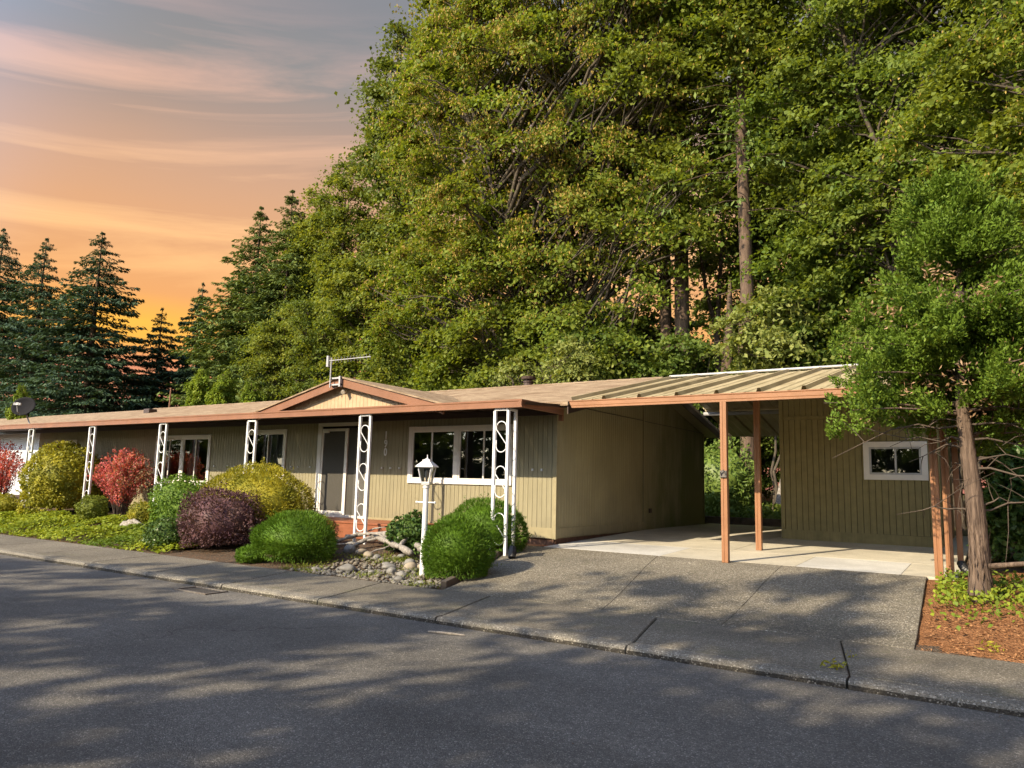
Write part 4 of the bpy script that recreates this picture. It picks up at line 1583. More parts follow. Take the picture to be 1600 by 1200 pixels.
def build_rocks():
    spots = [  # x, y, radius, warm?, label
        (-10.05, 9.98, 0.135, 0, 'flat grey river stone at the left end of the driftwood'),
        (-9.72, 9.62, 0.140, 0, 'rounded blue grey river stone before the left end of the driftwood'),
        (-9.32, 9.50, 0.130, 1, 'tan river stone in front of the driftwood tangle'),
        (-9.05, 9.40, 0.120, 1, 'small tan river stone beside the other tan one'),
        (-8.55, 8.42, 0.150, 0, 'lone pale river stone in the middle of the pebble bed'),
        (-7.92, 9.14, 0.120, 0, 'dark grey river stone atop the pile near the lamp post'),
        (-8.02, 8.78, 0.135, 0, 'big grey river stone in the pile left of the lamp post'),
        (-7.74, 8.95, 0.115, 1, 'light tan river stone in the pile near the lamp post'),
        (-7.48, 8.98, 0.110, 1, 'pale river stone touching the lamp post side of the pile'),
        (-7.80, 8.58, 0.105, 0, 'low grey river stone at the front of the pile'),
        (-7.50, 8.50, 0.095, 0, 'small grey river stone before the foot of the lamp post'),
        (-7.66, 9.32, 0.125, 1, 'long pale river stone under the end of the driftwood'),
        (-8.25, 8.98, 0.095, 0, 'grey river stone at the left side of the pile'),
        (-8.02, 8.40, 0.075, 0, 'small flat stone before the pile'),
        (-9.0, 8.20, 0.095, 0, 'low brown grey stone beside the green heather dome'),
        (-7.30, 8.22, 0.090, 0, 'pale stone near the walk below the lamp post'),
        (-6.86, 8.16, 0.085, 0, 'stone at the edge of the walk under the round bush'),
        (-8.80, 9.32, 0.090, 0, 'grey stone between the tan ones and the pile'),
        (-10.3, 9.6, 0.085, 0, 'small stone behind the green heather dome'),
        (-8.4, 9.5, 0.10, 0, 'grey stone tucked below the driftwood'),
    ]
    ms = [make_rock_mesh(i) for i in range(4)]
    for m in ms[:2]:
        m.materials.append(M['stone'])
    for m in ms[2:]:
        m.materials.append(M['stone_warm'])
    rng = random.Random(9)
    for i, (x, y, r, w, lab) in enumerate(spots):
        o = bpy.data.objects.new('river_stone', ms[(2 if w else 0) + i % 2])
        col.objects.link(o)
        o.location = (x, y, DZ(y) - 0.02 + r * 0.30)
        r *= 0.82
        o.scale = (r, r * rng.uniform(0.8, 1.1), r * rng.uniform(0.8, 1.05))
        o.rotation_euler = (rng.uniform(-0.2, 0.2), rng.uniform(-0.2, 0.2), rng.uniform(0, 6.28))
        tag(o, lab, 'stone', 'river stones in the pebble bed')
    # pebbles
    r = np.random.default_rng(21)
    n = 1500
    x = r.uniform(-9.6, -6.5, n)
    y = 8.02 + (r.uniform(0, 1, n) ** 1.3) * 1.5
    keep = (x > -9.4 + (y - 8) * 0.25)
    x, y = x[keep], y[keep]
    n = len(x)
    s = r.uniform(0.012, 0.042, n) * np.where(r.uniform(0, 1, n) < 0.1, 1.7, 1)
    oct_v = np.array([(1, 0, 0), (0.4, 0.75, 0.15), (-0.7, 0.6, 0), (-1, -0.1, 0.1), (-0.3, -0.8, 0), (0.65, -0.65, 0.1), (0.25, 0.05, 0.62), (-0.35, 0.1, 0.60), (0, 0, -0.5)])
    oct_f = np.array([(0, 1, 6), (1, 7, 6), (1, 2, 7), (2, 3, 7), (3, 4, 7), (4, 6, 7), (4, 5, 6), (5, 0, 6), (1, 0, 8), (2, 1, 8), (3, 2, 8), (4, 3, 8), (5, 4, 8), (0, 5, 8)])
    a = r.uniform(0, 6.28, n)
    ca, sa = np.cos(a), np.sin(a)
    V = oct_v[None] * s[:, None, None] * r.uniform(0.75, 1.25, (n, 1, 3))
    Vx = V[..., 0] * ca[:, None] - V[..., 1] * sa[:, None] + x[:, None]
    Vy = V[..., 0] * sa[:, None] + V[..., 1] * ca[:, None] + y[:, None]
    zz = np.array([DZ(v) for v in y]) - 0.02
    Vz = V[..., 2] + zz[:, None] + (s * 0.2)[:, None]
    V = np.stack([Vx, Vy, Vz], -1).reshape(-1, 3)
    F = (oct_f[None] + (np.arange(n) * 9)[:, None, None]).reshape(-1, 3)
    tag(np_mesh('pebbles', V, F, M['pebble'], smooth=True), kind='stuff')
    n = 2600
    cx, cy = r.uniform(-9.6, -6.7, 26), r.uniform(8.05, 9.6, 26)
    w = r.integers(0, 26, n)
    x, y = cx[w] + r.normal(0, 0.14, n), np.maximum(cy[w] + r.normal(0, 0.10, n), 8.0)
    P = np.stack([x, y, np.array([DZ(v) for v in y]) + r.uniform(-0.01, 0.035, n)], 1)
    D = np.stack([r.normal(0, 0.6, n), r.normal(0, 0.6, n), np.ones(n)], 1)
    tag(leaves('moss_tufts', P, D, r.normal(0, 1, (n, 3)), 0.035 * r.uniform(0.5, 1.5, n), 0.012 * r.uniform(0.6, 1.4, n), M['lf_box']), kind='stuff')
    # driftwood
    def drift(name, label, paths, origin):
        mb = MB()
        q = random.Random(hash(label) % 1000 if False else len(label))
        for (pts, r0, r1) in paths:
            n = 10
            P = []
            R = []
            pts = [Vector(p) for p in pts]
            for i in range(n + 1):
                t = i / n * (len(pts) - 1)
                k = min(int(t), len(pts) - 2)
                f = t - k
                p = pts[k].lerp(pts[k + 1], f) + Vector((q.uniform(-1, 1), q.uniform(-1, 1), q.uniform(-0.6, 0.6))) * 0.018
                P.append(p)
                R.append(0.72 * (r0 + (r1 - r0) * i / n) * q.uniform(0.7, 1.3))
            mb.tube(P, R, 7)
        o = mb.build(name, M['driftwood'], origin=origin, smooth=True)
        tag(o, label, 'driftwood', 'driftwood in the front garden')
    drift('driftwood', 'twisted grey driftwood root spread over the stones by the porch post',
          [([(-10.6, 10.35, 0.46), (-9.9, 10.25, 0.56), (-9.2, 10.2, 0.60), (-8.6, 10.1, 0.56)], 0.05, 0.10),
           ([(-9.6, 10.1, 0.52), (-9.1, 9.8, 0.52), (-8.6, 9.6, 0.46), (-8.1, 9.4, 0.38)], 0.05, 0.07),
           ([(-8.9, 10.15, 0.62), (-8.6, 9.9, 0.60), (-8.5, 9.5, 0.44)], 0.07, 0.04),
           ([(-9.5, 10.2, 0.58), (-9.75, 9.8, 0.42), (-9.6, 9.5, 0.34)], 0.06, 0.025),
           ([(-10.2, 10.3, 0.55), (-10.4, 10.0, 0.42), (-10.6, 9.8, 0.36)], 0.05, 0.02),
           ([(-8.7, 10.1, 0.60), (-8.9, 10.3, 0.72), (-9.2, 10.4, 0.74)], 0.06, 0.02), ([(-9.9, 10.2, 0.55), (-9.5, 9.95, 0.62), (-9.1, 9.85, 0.56), (-8.7, 9.9, 0.60)], 0.035, 0.02), ([(-9.2, 10.2, 0.62), (-9.5, 10.0, 0.50), (-9.9, 9.85, 0.40), (-10.3, 9.75, 0.36)], 0.045, 0.015), ([(-8.9, 10.0, 0.58), (-8.9, 9.7, 0.42), (-9.1, 9.45, 0.32)], 0.045, 0.015), ([(-10.2, 10.3, 0.5), (-9.9, 10.4, 0.66), (-9.6, 10.45, 0.70)], 0.03, 0.01)], (-9.3, 10.0, 0.4))
    drift('driftwood', 'pale driftwood limb pointing down at the lamp post',
          [([(-8.3, 9.75, 0.48), (-7.95, 9.5, 0.46), (-7.6, 9.25, 0.38), (-7.45, 9.1, 0.32)], 0.085, 0.05),
           ([(-8.0, 9.5, 0.46), (-7.7, 9.55, 0.52), (-7.45, 9.45, 0.46)], 0.05, 0.02)], (-7.9, 9.4, 0.35))
    drift('driftwood', 'weathered stump of driftwood under the small golden bush',
          [([(-17.3, 9.75, 0.30), (-16.9, 9.7, 0.40), (-16.4, 9.75, 0.36)], 0.16, 0.13),
           ([(-17.0, 9.7, 0.45), (-16.7, 9.65, 0.50), (-16.3, 9.6, 0.42)], 0.10, 0.05)], (-16.85, 9.7, 0.3))
    # timber edging along the drive
    e = thing('timber_edging', 'low weathered timber edging between drive and front garden', 'edging', (-7, 9.6, 0.2))
    pts = [(-6.42, 8.12), (-6.60, 8.95), (-6.85, 9.8), (-7.10, 10.55), (-7.3, 10.95)]
    for (a, b) in zip(pts[:-1], pts[1:]):
        MB().beam((a[0], a[1] + 0.01, DZ(a[1]) - 0.0), (b[0], b[1] - 0.01, DZ(b[1]) - 0.0), 0.09, 0.15).build('timber', M['timber_edge'], e, bevel=0.01)
    # timber kerb at the back of the carport floor
    e2 = thing('back_timber', 'dark low timber border behind the carport floor', 'edging', (-5, 20.6, 0.6))
    for (a, b) in ((-8.5, -6.0), (-5.99, -3.4)):
        box('timber', M['timber_edge'], e2, a, b, 20.5, 20.66, 0.5, 0.78, bevel=0.01)


build_rocks()


# ------------------------------------------------------------------ shrubs
def sphere_dirs(r, n, zmin=-0.35):
    z = r.uniform(zmin, 1, n)
    a = r.uniform(0, 2 * math.pi, n)
    q = np.sqrt(1 - z * z)
    return np.stack([q * np.cos(a), q * np.sin(a), z], 1)


def lumpy(dirs, r, amp, freq=3.0, k=7):
    out = np.zeros(len(dirs))
    for i in range(k):
        w = r.normal(0, 1, 3)
        w = w / np.linalg.norm(w) * freq * r.uniform(0.6, 1.8)
        out += np.sin(dirs @ w + r.uniform(0, 6.28)) / k ** 0.5
    return 1 + amp * out


def dome(name, label, cat, c, rad, mat, n, blade, width, seed, amp=0.05, freq=4.0, style='needle', group=None, core=0.80, zmin=-0.85, flop=0.5, mat2=None):
    """a shrub: stems, an inner mass of leaves and an outer skin of leaves; c is the point on the ground"""
    r = np.random.default_rng(seed)
    rt = thing(name, label, cat, c, group)
    R = np.array(rad)
    cz = rad[2] * 0.42
    cen = np.array([0, 0, cz])
    Rz = np.array([rad[0], rad[1], rad[2] - cz])
    d = sphere_dirs(r, n, zmin)
    rr = np.random.default_rng(seed + 1)
    lum = lumpy(d, rr, amp * 1.35, freq) * lumpy(d, np.random.default_rng(seed + 5), amp * 0.55, freq * 3.2)
    inner = r.uniform(0, 1, n) < 0.30
    shell = np.where(inner, r.uniform(0.62, 0.95, n), r.uniform(0.93, 1.03, n))
    low = np.where(d[:, 2] < 0, (1 - 0.16 * np.abs(d[:, 2])) / np.sqrt(np.maximum(1 - d[:, 2] ** 2, 0.25)), 1.0)
    sc3 = np.where(d[:, 2:3] < 0, np.array([[Rz[0], Rz[1], cz * 1.05]]), Rz[None])
    P = cen + d * sc3 * (shell * lum)[:, None] * np.stack([low, low, np.ones(n)], 1)
    P[:, 2] = np.maximum(P[:, 2], 0.02)
    ns = max(6, n // 260)                       # stray shoots that have outgrown the clipping
    pick = r.integers(0, n, ns)
    who = r.integers(0, ns, n // 22)
    tgt = r.integers(0, n, n // 22)
    up = np.maximum(d[pick], [-1, -1, 0.05])
    P[tgt] = P[pick][who] + (norm(up + [0, 0, 0.35])[who] * (r.uniform(-0.02, 0.13, len(who)) * (0.5 + 0.5 * max(rad)))[:, None]) + r.normal(0, 0.012, (len(who), 3))
    out = norm(d / Rz)
    if style == 'needle':
        D = norm(out + np.array([0, 0, 0.35]) + r.normal(0, 0.33, (n, 3)))
        N = r.normal(0, 1, (n, 3))
    elif style == 'leafy':
        D = norm(out * 0.7 + r.normal(0, 0.7, (n, 3)) + np.array([0, 0, -0.1]))
        N = norm(out + np.array([0, 0, 0.5]) + r.normal(0, 0.45, (n, 3)))
    else:
        D = norm(out + np.array([0, 0, 0.25]) + r.normal(0, 0.45, (n, 3)))
        N = norm(out + r.normal(0, 0.6, (n, 3)))
    L = blade * r.uniform(0.65, 1.3, n)
    W = width * r.uniform(0.7, 1.3, n)
    mi = (r.uniform(0, 1, n) < 0.12).astype(int) if mat2 else None
    fo = leaves('foliage', P, D, N, L, W, [mat, mat2] if mat2 else mat, rt, world=False, mi=mi)
    # inner leaf mass, a closed rough body so that one does not look through
    import bmesh
    bm = bmesh.new()
    bmesh.ops.create_icosphere(bm, subdivisions=3, radius=1.0)
    dv = np.array([v.co[:] for v in bm.verts])
    lv = lumpy(dv, np.random.default_rng(seed + 1), amp * 1.35, freq) * core
    for v, k in zip(bm.verts, lv):
        q = v.co
        hz = Rz[2] if q.z > 0 else cz * 0.95
        lo = (1 - 0.16 * abs(q.z)) / max(1 - q.z ** 2, 0.25) ** 0.5 if q.z < 0 else 1
        v.co = Vector((q.x * Rz[0] * k * lo, q.y * Rz[1] * k * lo, cz + q.z * hz * k))
    me = bpy.data.meshes.new('inner_growth')
    bm.to_mesh(me)
    bm.free()
    me.polygons.foreach_set('use_smooth', [True] * len(me.polygons))
    link('inner_growth', me, mat, rt, world=False)
    st = MB()
    q = random.Random(seed)
    for i in range(5):
        a = q.uniform(0, 6.28)
        e = q.uniform(0.1, 0.4)
        st.tube([(0.05 * math.cos(a), 0.05 * math.sin(a), -0.04), (rad[0] * e * 0.6 * math.cos(a), rad[1] * e * 0.6 * math.sin(a), rad[2] * 0.3), (rad[0] * e * math.cos(a), rad[1] * e * math.sin(a), rad[2] * 0.55)], [0.022, 0.018, 0.01], 5)
    st.build('stem', M['twig'], rt, world=False)
    return rt


def arching(name, label, cat, c, rad, mat, seed, nst=130, per=46, leaf=0.045, group=None, up=0.9, mat2=None):
    """a shrub of many arching leafy whips"""
    r = np.random.default_rng(seed)
    rt = thing(name, label, cat, c, group)
    Ps, Ds, Ns = [], [], []
    st = MB()
    for i in range(nst):
        a = r.uniform(0, 6.28)
        e = r.uniform(0.05, 1.0) ** 0.7
        end = np.array([rad[0] * e * math.cos(a), rad[1] * e * math.sin(a), rad[2] * (1.04 - 0.42 * e ** 2.4) * r.uniform(0.82, 1.08)])
        ctrl = np.array([end[0] * 0.28, end[1] * 0.28, end[2] * 0.72])
        p0 = np.array([0.16 * rad[0] * math.cos(a), 0.16 * rad[1] * math.sin(a), 0])
        t = np.linspace(0, 1, 6)[:, None]
        crv = (1 - t) ** 2 * p0 + 2 * t * (1 - t) * ctrl + t ** 2 * end
        if i % 2 == 0:
            st.tube([tuple(p) for p in crv], [0.009, 0.008, 0.007, 0.005, 0.004, 0.002], 4, cap=False)
        tt = (0.22 + 0.78 * r.uniform(0, 1, per) ** 0.75)[:, None]
        p = (1 - tt) ** 2 * p0 + 2 * tt * (1 - tt) * ctrl + tt ** 2 * end
        tan = norm(2 * (1 - tt) * (ctrl - p0) + 2 * tt * (end - ctrl))
        p = p + r.normal(0, 0.028, (per, 3))
        Ps.append(p)
        Ds.append(norm(tan * 0.8 + r.normal(0, 0.65, (per, 3))))
        Ns.append(r.normal(0, 0.7, (per, 3)) + np.array([0, -0.2, 0.6]))
    P, D, N = np.concatenate(Ps), np.concatenate(Ds), np.concatenate(Ns)
    n = len(P)
    mi = (r.uniform(0, 1, n) < np.clip((P[:, 0] / rad[0]) * 0.6 + 0.1, 0, 0.6)).astype(int) if mat2 else None
    leaves('foliage', P, D, N, leaf * r.uniform(0.6, 1.3, n), leaf * 0.5 * r.uniform(0.7, 1.3, n), [mat, mat2] if mat2 else mat, rt, world=False, mi=mi)
    st.build('stem', M['twig'], rt, world=False)
    return rt


def build_shrubs():
    g = lambda x, y: (x, y, DZ(y) - 0.03)
    dome('azalea_bush', 'big round golden green azalea left of the second porch post', 'bush', g(-22.45, 10.75), (1.12, 1.0, 1.98), M['lf_azalea'], 9000, 0.085, 0.05, 101, 0.05, 5, 'leafy')
    arching('barberry_bush', 'spiky red barberry between two white porch posts before the front wall', 'bush', g(-19.75, 11.0), (1.05, 0.78, 1.70), M['lf_red'], 102, 190, 52, 0.065, mat2=M['lf_tan'])
    arching('barberry_bush', 'red barberry cut off by the left edge of the photo', 'bush', g(-26.9, 11.0), (1.1, 0.9, 1.95), M['lf_red'], 103, 120, 44, 0.07)
    dome('box_bush', 'small upright green bush at the foot of the second porch post', 'bush', g(-19.15, 9.95), (0.40, 0.36, 0.70), M['lf_box'], 2600, 0.05, 0.03, 104, 0.07, 5, 'leafy')
    dome('box_bush', 'small golden bush sitting on the driftwood stump', 'bush', (-16.85, 9.95, 0.42), (0.36, 0.32, 0.50), M['lf_gold'], 2200, 0.05, 0.026, 105, 0.07, 5, 'leafy')
    dome('leafy_bush', 'fresh green leafy bush behind the purple barberry', 'bush', g(-16.0, 10.35), (0.80, 0.62, 1.12), M['lf_green'], 5200, 0.065, 0.04, 106, 0.08, 5, 'leafy')
    dome('juniper_bush', 'largest golden dome shaped bush in front of the entrance', 'bush', g(-12.95, 10.05), (1.36, 0.95, 1.52), M['lf_gold'], 22000, 0.055, 0.020, 107, 0.045, 5, 'shag')
    dome('barberry_bush', 'dusky purple barberry dome at the edge of the walk', 'bush', g(-12.65, 9.0), (0.84, 0.72, 1.12), M['lf_purple'], 11000, 0.05, 0.026, 108, 0.07, 6, 'shag')
    dome('heather_bush', 'wide low green heather dome beside the pebble bed', 'bush', g(-10.15, 8.72), (0.76, 0.62, 0.83), M['lf_heather'], 15000, 0.07, 0.010, 109, 0.045, 5, 'needle')
    dome('heather_bush', 'smaller olive green dome behind the wide heather dome', 'bush', g(-10.85, 9.55), (0.58, 0.5, 0.68), M['lf_box'], 6500, 0.06, 0.014, 110, 0.06, 5, 'needle')
    dome('heather_bush', 'little green tuft left of the wide heather dome', 'bush', g(-10.65, 8.22), (0.24, 0.22, 0.30), M['lf_heather'], 2200, 0.06, 0.010, 111, 0.08, 4, 'needle')
    dome('leafy_bush', 'dark green low bush left of the purple barberry', 'bush', g(-13.55, 8.55), (0.48, 0.40, 0.60), M['lf_gloss'], 3200, 0.05, 0.028, 112, 0.09, 5, 'leafy')
    dome('heather_bush', 'round deep green dome right beside the lamp post', 'bush', g(-6.70, 8.80), (0.51, 0.50, 0.90), M['lf_heather'], 16000, 0.065, 0.010, 113, 0.03, 4, 'needle')
    dome('heather_bush', 'deep green dome around the foot of the corner porch post', 'bush', g(-7.45, 10.55), (0.74, 0.60, 0.90), M['lf_heather'], 14000, 0.065, 0.011, 114, 0.04, 4, 'needle')
    dome('camellia_bush', 'small glossy dark leaved bush behind the lamp post', 'bush', g(-8.72, 10.05), (0.42, 0.38, 0.66), M['lf_gloss'], 2300, 0.075, 0.045, 115, 0.10, 5, 'leafy')
    dome('box_bush', 'small yellowish bush at the left edge before the azalea', 'bush', g(-23.6, 9.75), (0.5, 0.4, 0.62), M['lf_azalea'], 2600, 0.055, 0.03, 116, 0.08, 5, 'leafy')
    dome('rhododendron', 'large leaved rhododendron behind the carport', 'bush', (-7.7, 23.3, 0.6), (1.5, 1.0, 2.5), M['lf_rhodo'], 4600, 0.15, 0.055, 117, 0.12, 5, 'leafy')
    # spilling ground cover
    r = np.random.default_rng(31)
    n = 36000
    x = r.uniform(-29, -12.9, n)
    y = 8.0 + 2.3 * r.uniform(0, 1, n) ** 0.85
    bump = 0.13 + 0.08 * np.sin(x * 1.9 + 0.6 * y) * np.sin(y * 2.3 + x * 0.5) + 0.05 * np.sin(x * 4.1)
    edge = np.clip((y - 7.98 - 0.06 * np.sin(x * 2.7) - 0.05 * np.sin(x * 7)) / 0.35, 0, 1) ** 0.6
    keep = edge > 0.02
    z = np.array([DZ(v) for v in y]) - 0.03 + edge * bump * r.uniform(0.35, 1.15, n) + 0.01
    bare = (np.sin(x * 0.9 + 2.0) * np.sin(y * 1.7 + x * 0.8) < -0.93)
    keep &= ~bare
    P = np.stack([x, y, z], 1)[keep]
    n = len(P)
    D = np.stack([r.normal(0, 1, n), r.normal(-0.35, 1, n), r.normal(0, 0.35, n)], 1)
    N = np.stack([r.normal(0, 0.4, n), r.normal(-0.2, 0.4, n), np.ones(n)], 1)
    tag(leaves('ground_cover', P, D, N, 0.075 * r.uniform(0.6, 1.3, n), 0.058 * r.uniform(0.6, 1.3, n), M['lf_ivy']), kind='stuff')
    # ivy behind the carport
    n = 5000
    x = r.uniform(-9.5, -2.5, n)
    y = r.uniform(20.7, 24.5, n)
    P = np.stack([x, y, 0.55 + (y - 20.7) * 0.10 + r.uniform(0, 0.30, n)], 1)
    N = np.stack([r.normal(0, 0.5, n), r.normal(-0.5, 0.5, n), np.ones(n)], 1)
    tag(leaves('ivy_bank', P, r.normal(0, 1, (n, 3)), N, 0.15 * r.uniform(0.6, 1.3, n), 0.11 * r.uniform(0.6, 1.3, n), M['lf_under']), kind='stuff')
    # sprigs under the cypress
    n = 1500
    x = r.normal(-0.25, 0.42, n)
    y = r.normal(10.35, 0.55, n)
    keep = (x > -0.74) & (x < 1.6) & ((x + 0.3) ** 2 + (y - 10.15) ** 2 > 0.02)
    x, y = x[keep], y[keep]
    n = len(x)
    P = np.stack([x, y, np.array([DZ(v) for v in y]) + r.uniform(0, 0.16, n)], 1)
    N = np.stack([r.normal(0, 0.5, n), r.normal(-0.3, 0.5, n), np.ones(n)], 1)
    tag(leaves('low_sprigs', P, r.normal(0, 1, (n, 3)), N, 0.065 * r.uniform(0.5, 1.3, n), 0.045 * r.uniform(0.6, 1.2, n), M['lf_ivy']), kind='stuff')
    # weeds in the joints
    for (x, y, z, s, lab, k) in ((-1.24, 6.80, 0.10, 0.10, 'yellowing weed in the joint of the walk near the kerb', 30), (-1.20, 7.25, 0.11, 0.06, 'small weed further up the same joint', 18), (-0.17, 8.25, 0.14, 0.10, 'little green weed growing at the edge of the bark bed', 24)):
        P = np.array([x, y, z]) + np.stack([r.normal(0, s * 0.5, k), r.normal(0, s * 0.5, k), np.abs(r.normal(0.03, 0.02, k))], 1)
        D = np.stack([r.normal(0, 1, k), r.normal(0, 1, k), np.abs(r.normal(0.6, 0.3, k))], 1)
        o = leaves('weed', P, D, r.normal(0, 1, (k, 3)), s * 0.7 * r.uniform(0.6, 1.2, k), s * 0.18 * np.ones(k), M['lf_azalea'])
        o.location = (x, y, z)
        o.data.transform(Matrix.Translation((-x, -y, -z)))
        tag(o, lab, 'weed')


build_shrubs()


# ------------------------------------------------------------------ trees
def bez(p0, p1, p2, n):
    t = np.linspace(0, 1, n)[:, None]
    return (1 - t) ** 2 * p0 + 2 * t * (1 - t) * p1 + t ** 2 * p2


def broadleaf(name, label, cat, base, h, trunk_r, envs, n_leaf, L, W, mat, bark, seed, group=None, droop=0.25, flat=0.42, stems=1,
              seed_mat=None, seed_zone=None, lean=(0, 0), limb_frac=0.8, up_bias=0.7, trunk_top=0.85):
    """envs: list of (cx, cy, cz, rx, ry, rz, clumps, clump radius) relative to the base"""
    r = np.random.default_rng(seed)
    rt = thing(name, label, cat, base, group)
    wood = MB()
    tops = []
    for s in range(stems):
        off = np.array([r.normal(0, 0.25 * (stems > 1)), r.normal(0, 0.25 * (stems > 1)), 0])
        spread = np.array([r.normal(0, 0.16 * h * (stems > 1)), r.normal(0, 0.10 * h * (stems > 1)), 0]) * 0.6
        top = np.array([lean[0], lean[1], h * trunk_top]) + off + spread
        mid = off + np.array([lean[0] * 0.3, lean[1] * 0.3, h * 0.4]) + spread * 0.25 + np.array([r.normal(0, 0.12), r.normal(0, 0.12), 0])
        crv = bez(off, mid, top, 12)
        crv[1:-1] += r.normal(0, 0.05, (10, 3))
        rr = [trunk_r / stems ** 0.5 * (1 - 0.9 * (i / 11) ** 1.1) * (1.35 if i == 0 else 1) for i in range(12)]
        wood.tube([tuple(p) for p in crv], rr, 9, cap=False)
        tops.append(crv)
    cs, rs = [], []
    for (cx, cy, cz, rx, ry, rz, k, cr) in envs:
        d = sphere_dirs(r, k, -1)
        q = r.uniform(0, 1, k) ** 0.36
        cs.append(np.array([cx, cy, cz]) + d * q[:, None] * np.array([rx, ry, rz]))
        rs.append(cr * r.uniform(0.65, 1.3, k))
    C, R = np.concatenate(cs), np.concatenate(rs)
    for i in range(len(C)):
        if r.uniform() > limb_frac:
            continue
        c = C[i]
        crv = tops[int(r.integers(0, stems))]
        hd = math.hypot(c[0] - lean[0] * 0.5, c[1] - lean[1] * 0.5)
        zs = min(max(c[2] - hd * r.uniform(0.55, 1.1), h * 0.16), h * trunk_top * 0.95)
        j = int(np.argmin(np.abs(crv[:, 2] - zs)))
        p0 = crv[j]
        ctrl = p0 * 0.45 + c * 0.55 + np.array([0, 0, hd * 0.16])
        rad0 = min(trunk_r * 0.26, 0.022 + 0.010 * hd)
        cv = bez(p0, ctrl, c, 7)
        cv[1:-1] += r.normal(0, 0.06 + hd * 0.030, (5, 3))
        wood.tube([tuple(p) for p in cv], [rad0 * (1 - 0.85 * k / 6) + 0.006 for k in range(7)], 5, cap=False)
        for tw in range(2):
            e = c + r.normal(0, 1, 3) * np.array([R[i], R[i], R[i] * 0.3]) * 0.7
            wood.tube([tuple(cv[4]), tuple((cv[4] + e) / 2 + r.normal(0, 0.08, 3)), tuple(e)], [rad0 * 0.35 + 0.006, rad0 * 0.22 + 0.004, 0.004], 4, cap=False)
    wood.build('trunk', bark, rt, world=False, smooth=True)
    # leaves
    wgt = R ** 2
    idx = r.choice(len(C), n_leaf, p=wgt / wgt.sum())
    d = sphere_dirs(r, n_leaf, -0.75)
    rad = np.abs(r.normal(0, 0.62, n_leaf)).clip(0, 1.4)
    lum = 1 + 0.25 * np.sin(d[:, 0] * 5 + idx) * np.sin(d[:, 1] * 5 + idx * 1.7)
    loc = d * (rad * lum)[:, None] * R[idx][:, None] * np.array([1, 1, flat])
    outv = np.concatenate([C[idx][:, :2] - np.array(lean)[None] * 0.5, np.zeros((n_leaf, 1))], 1)
    outv = norm(outv)
    loc += outv * ((loc * outv).sum(1) * 0.45)[:, None]
    loc[:, 2] -= droop * (loc * outv).sum(1) + 0.10 * (loc[:, 0] ** 2 + loc[:, 1] ** 2) / np.maximum(R[idx], 0.1)
    P = C[idx] + loc
    D = norm(outv * 0.6 + r.normal(0, 0.7, (n_leaf, 3)) + np.array([0, 0, -0.35]))
    N = norm(np.array([0, 0, up_bias]) + outv * 0.45 + r.normal(0, 0.45, (n_leaf, 3)))
    leaves('crown', P, D, N, L * r.uniform(0.45, 1.5, n_leaf), W * r.uniform(0.45, 1.5, n_leaf), mat, rt, world=False)
    if seed_mat is not None:
        k = int(n_leaf * 0.45)
        ii = r.integers(0, n_leaf, k * 3)
        q = P[ii]
        m = seed_zone(q, r) & (np.sin(q[:, 0] * 2.3 + 0.7 * q[:, 2]) + np.sin(q[:, 2] * 2.9 + q[:, 1]) + r.normal(0, 0.5, len(q)) > 0.1)
        q = q[m][:k] + r.normal(0, 0.08, (min(k, m.sum()), 3))
        k = len(q)
        D = np.stack([r.normal(0, 0.35, k), r.normal(0, 0.35, k), -np.ones(k)], 1)
        N = r.normal(0, 1, (k, 3)) + np.array([0, -0.7, 0.2])
        leaves('seed_cluster', q, D, N, L * 0.8 * r.uniform(0.5, 1.4, k), W * 0.45 * r.uniform(0.7, 1.3, k), seed_mat, rt, world=False)
    return rt


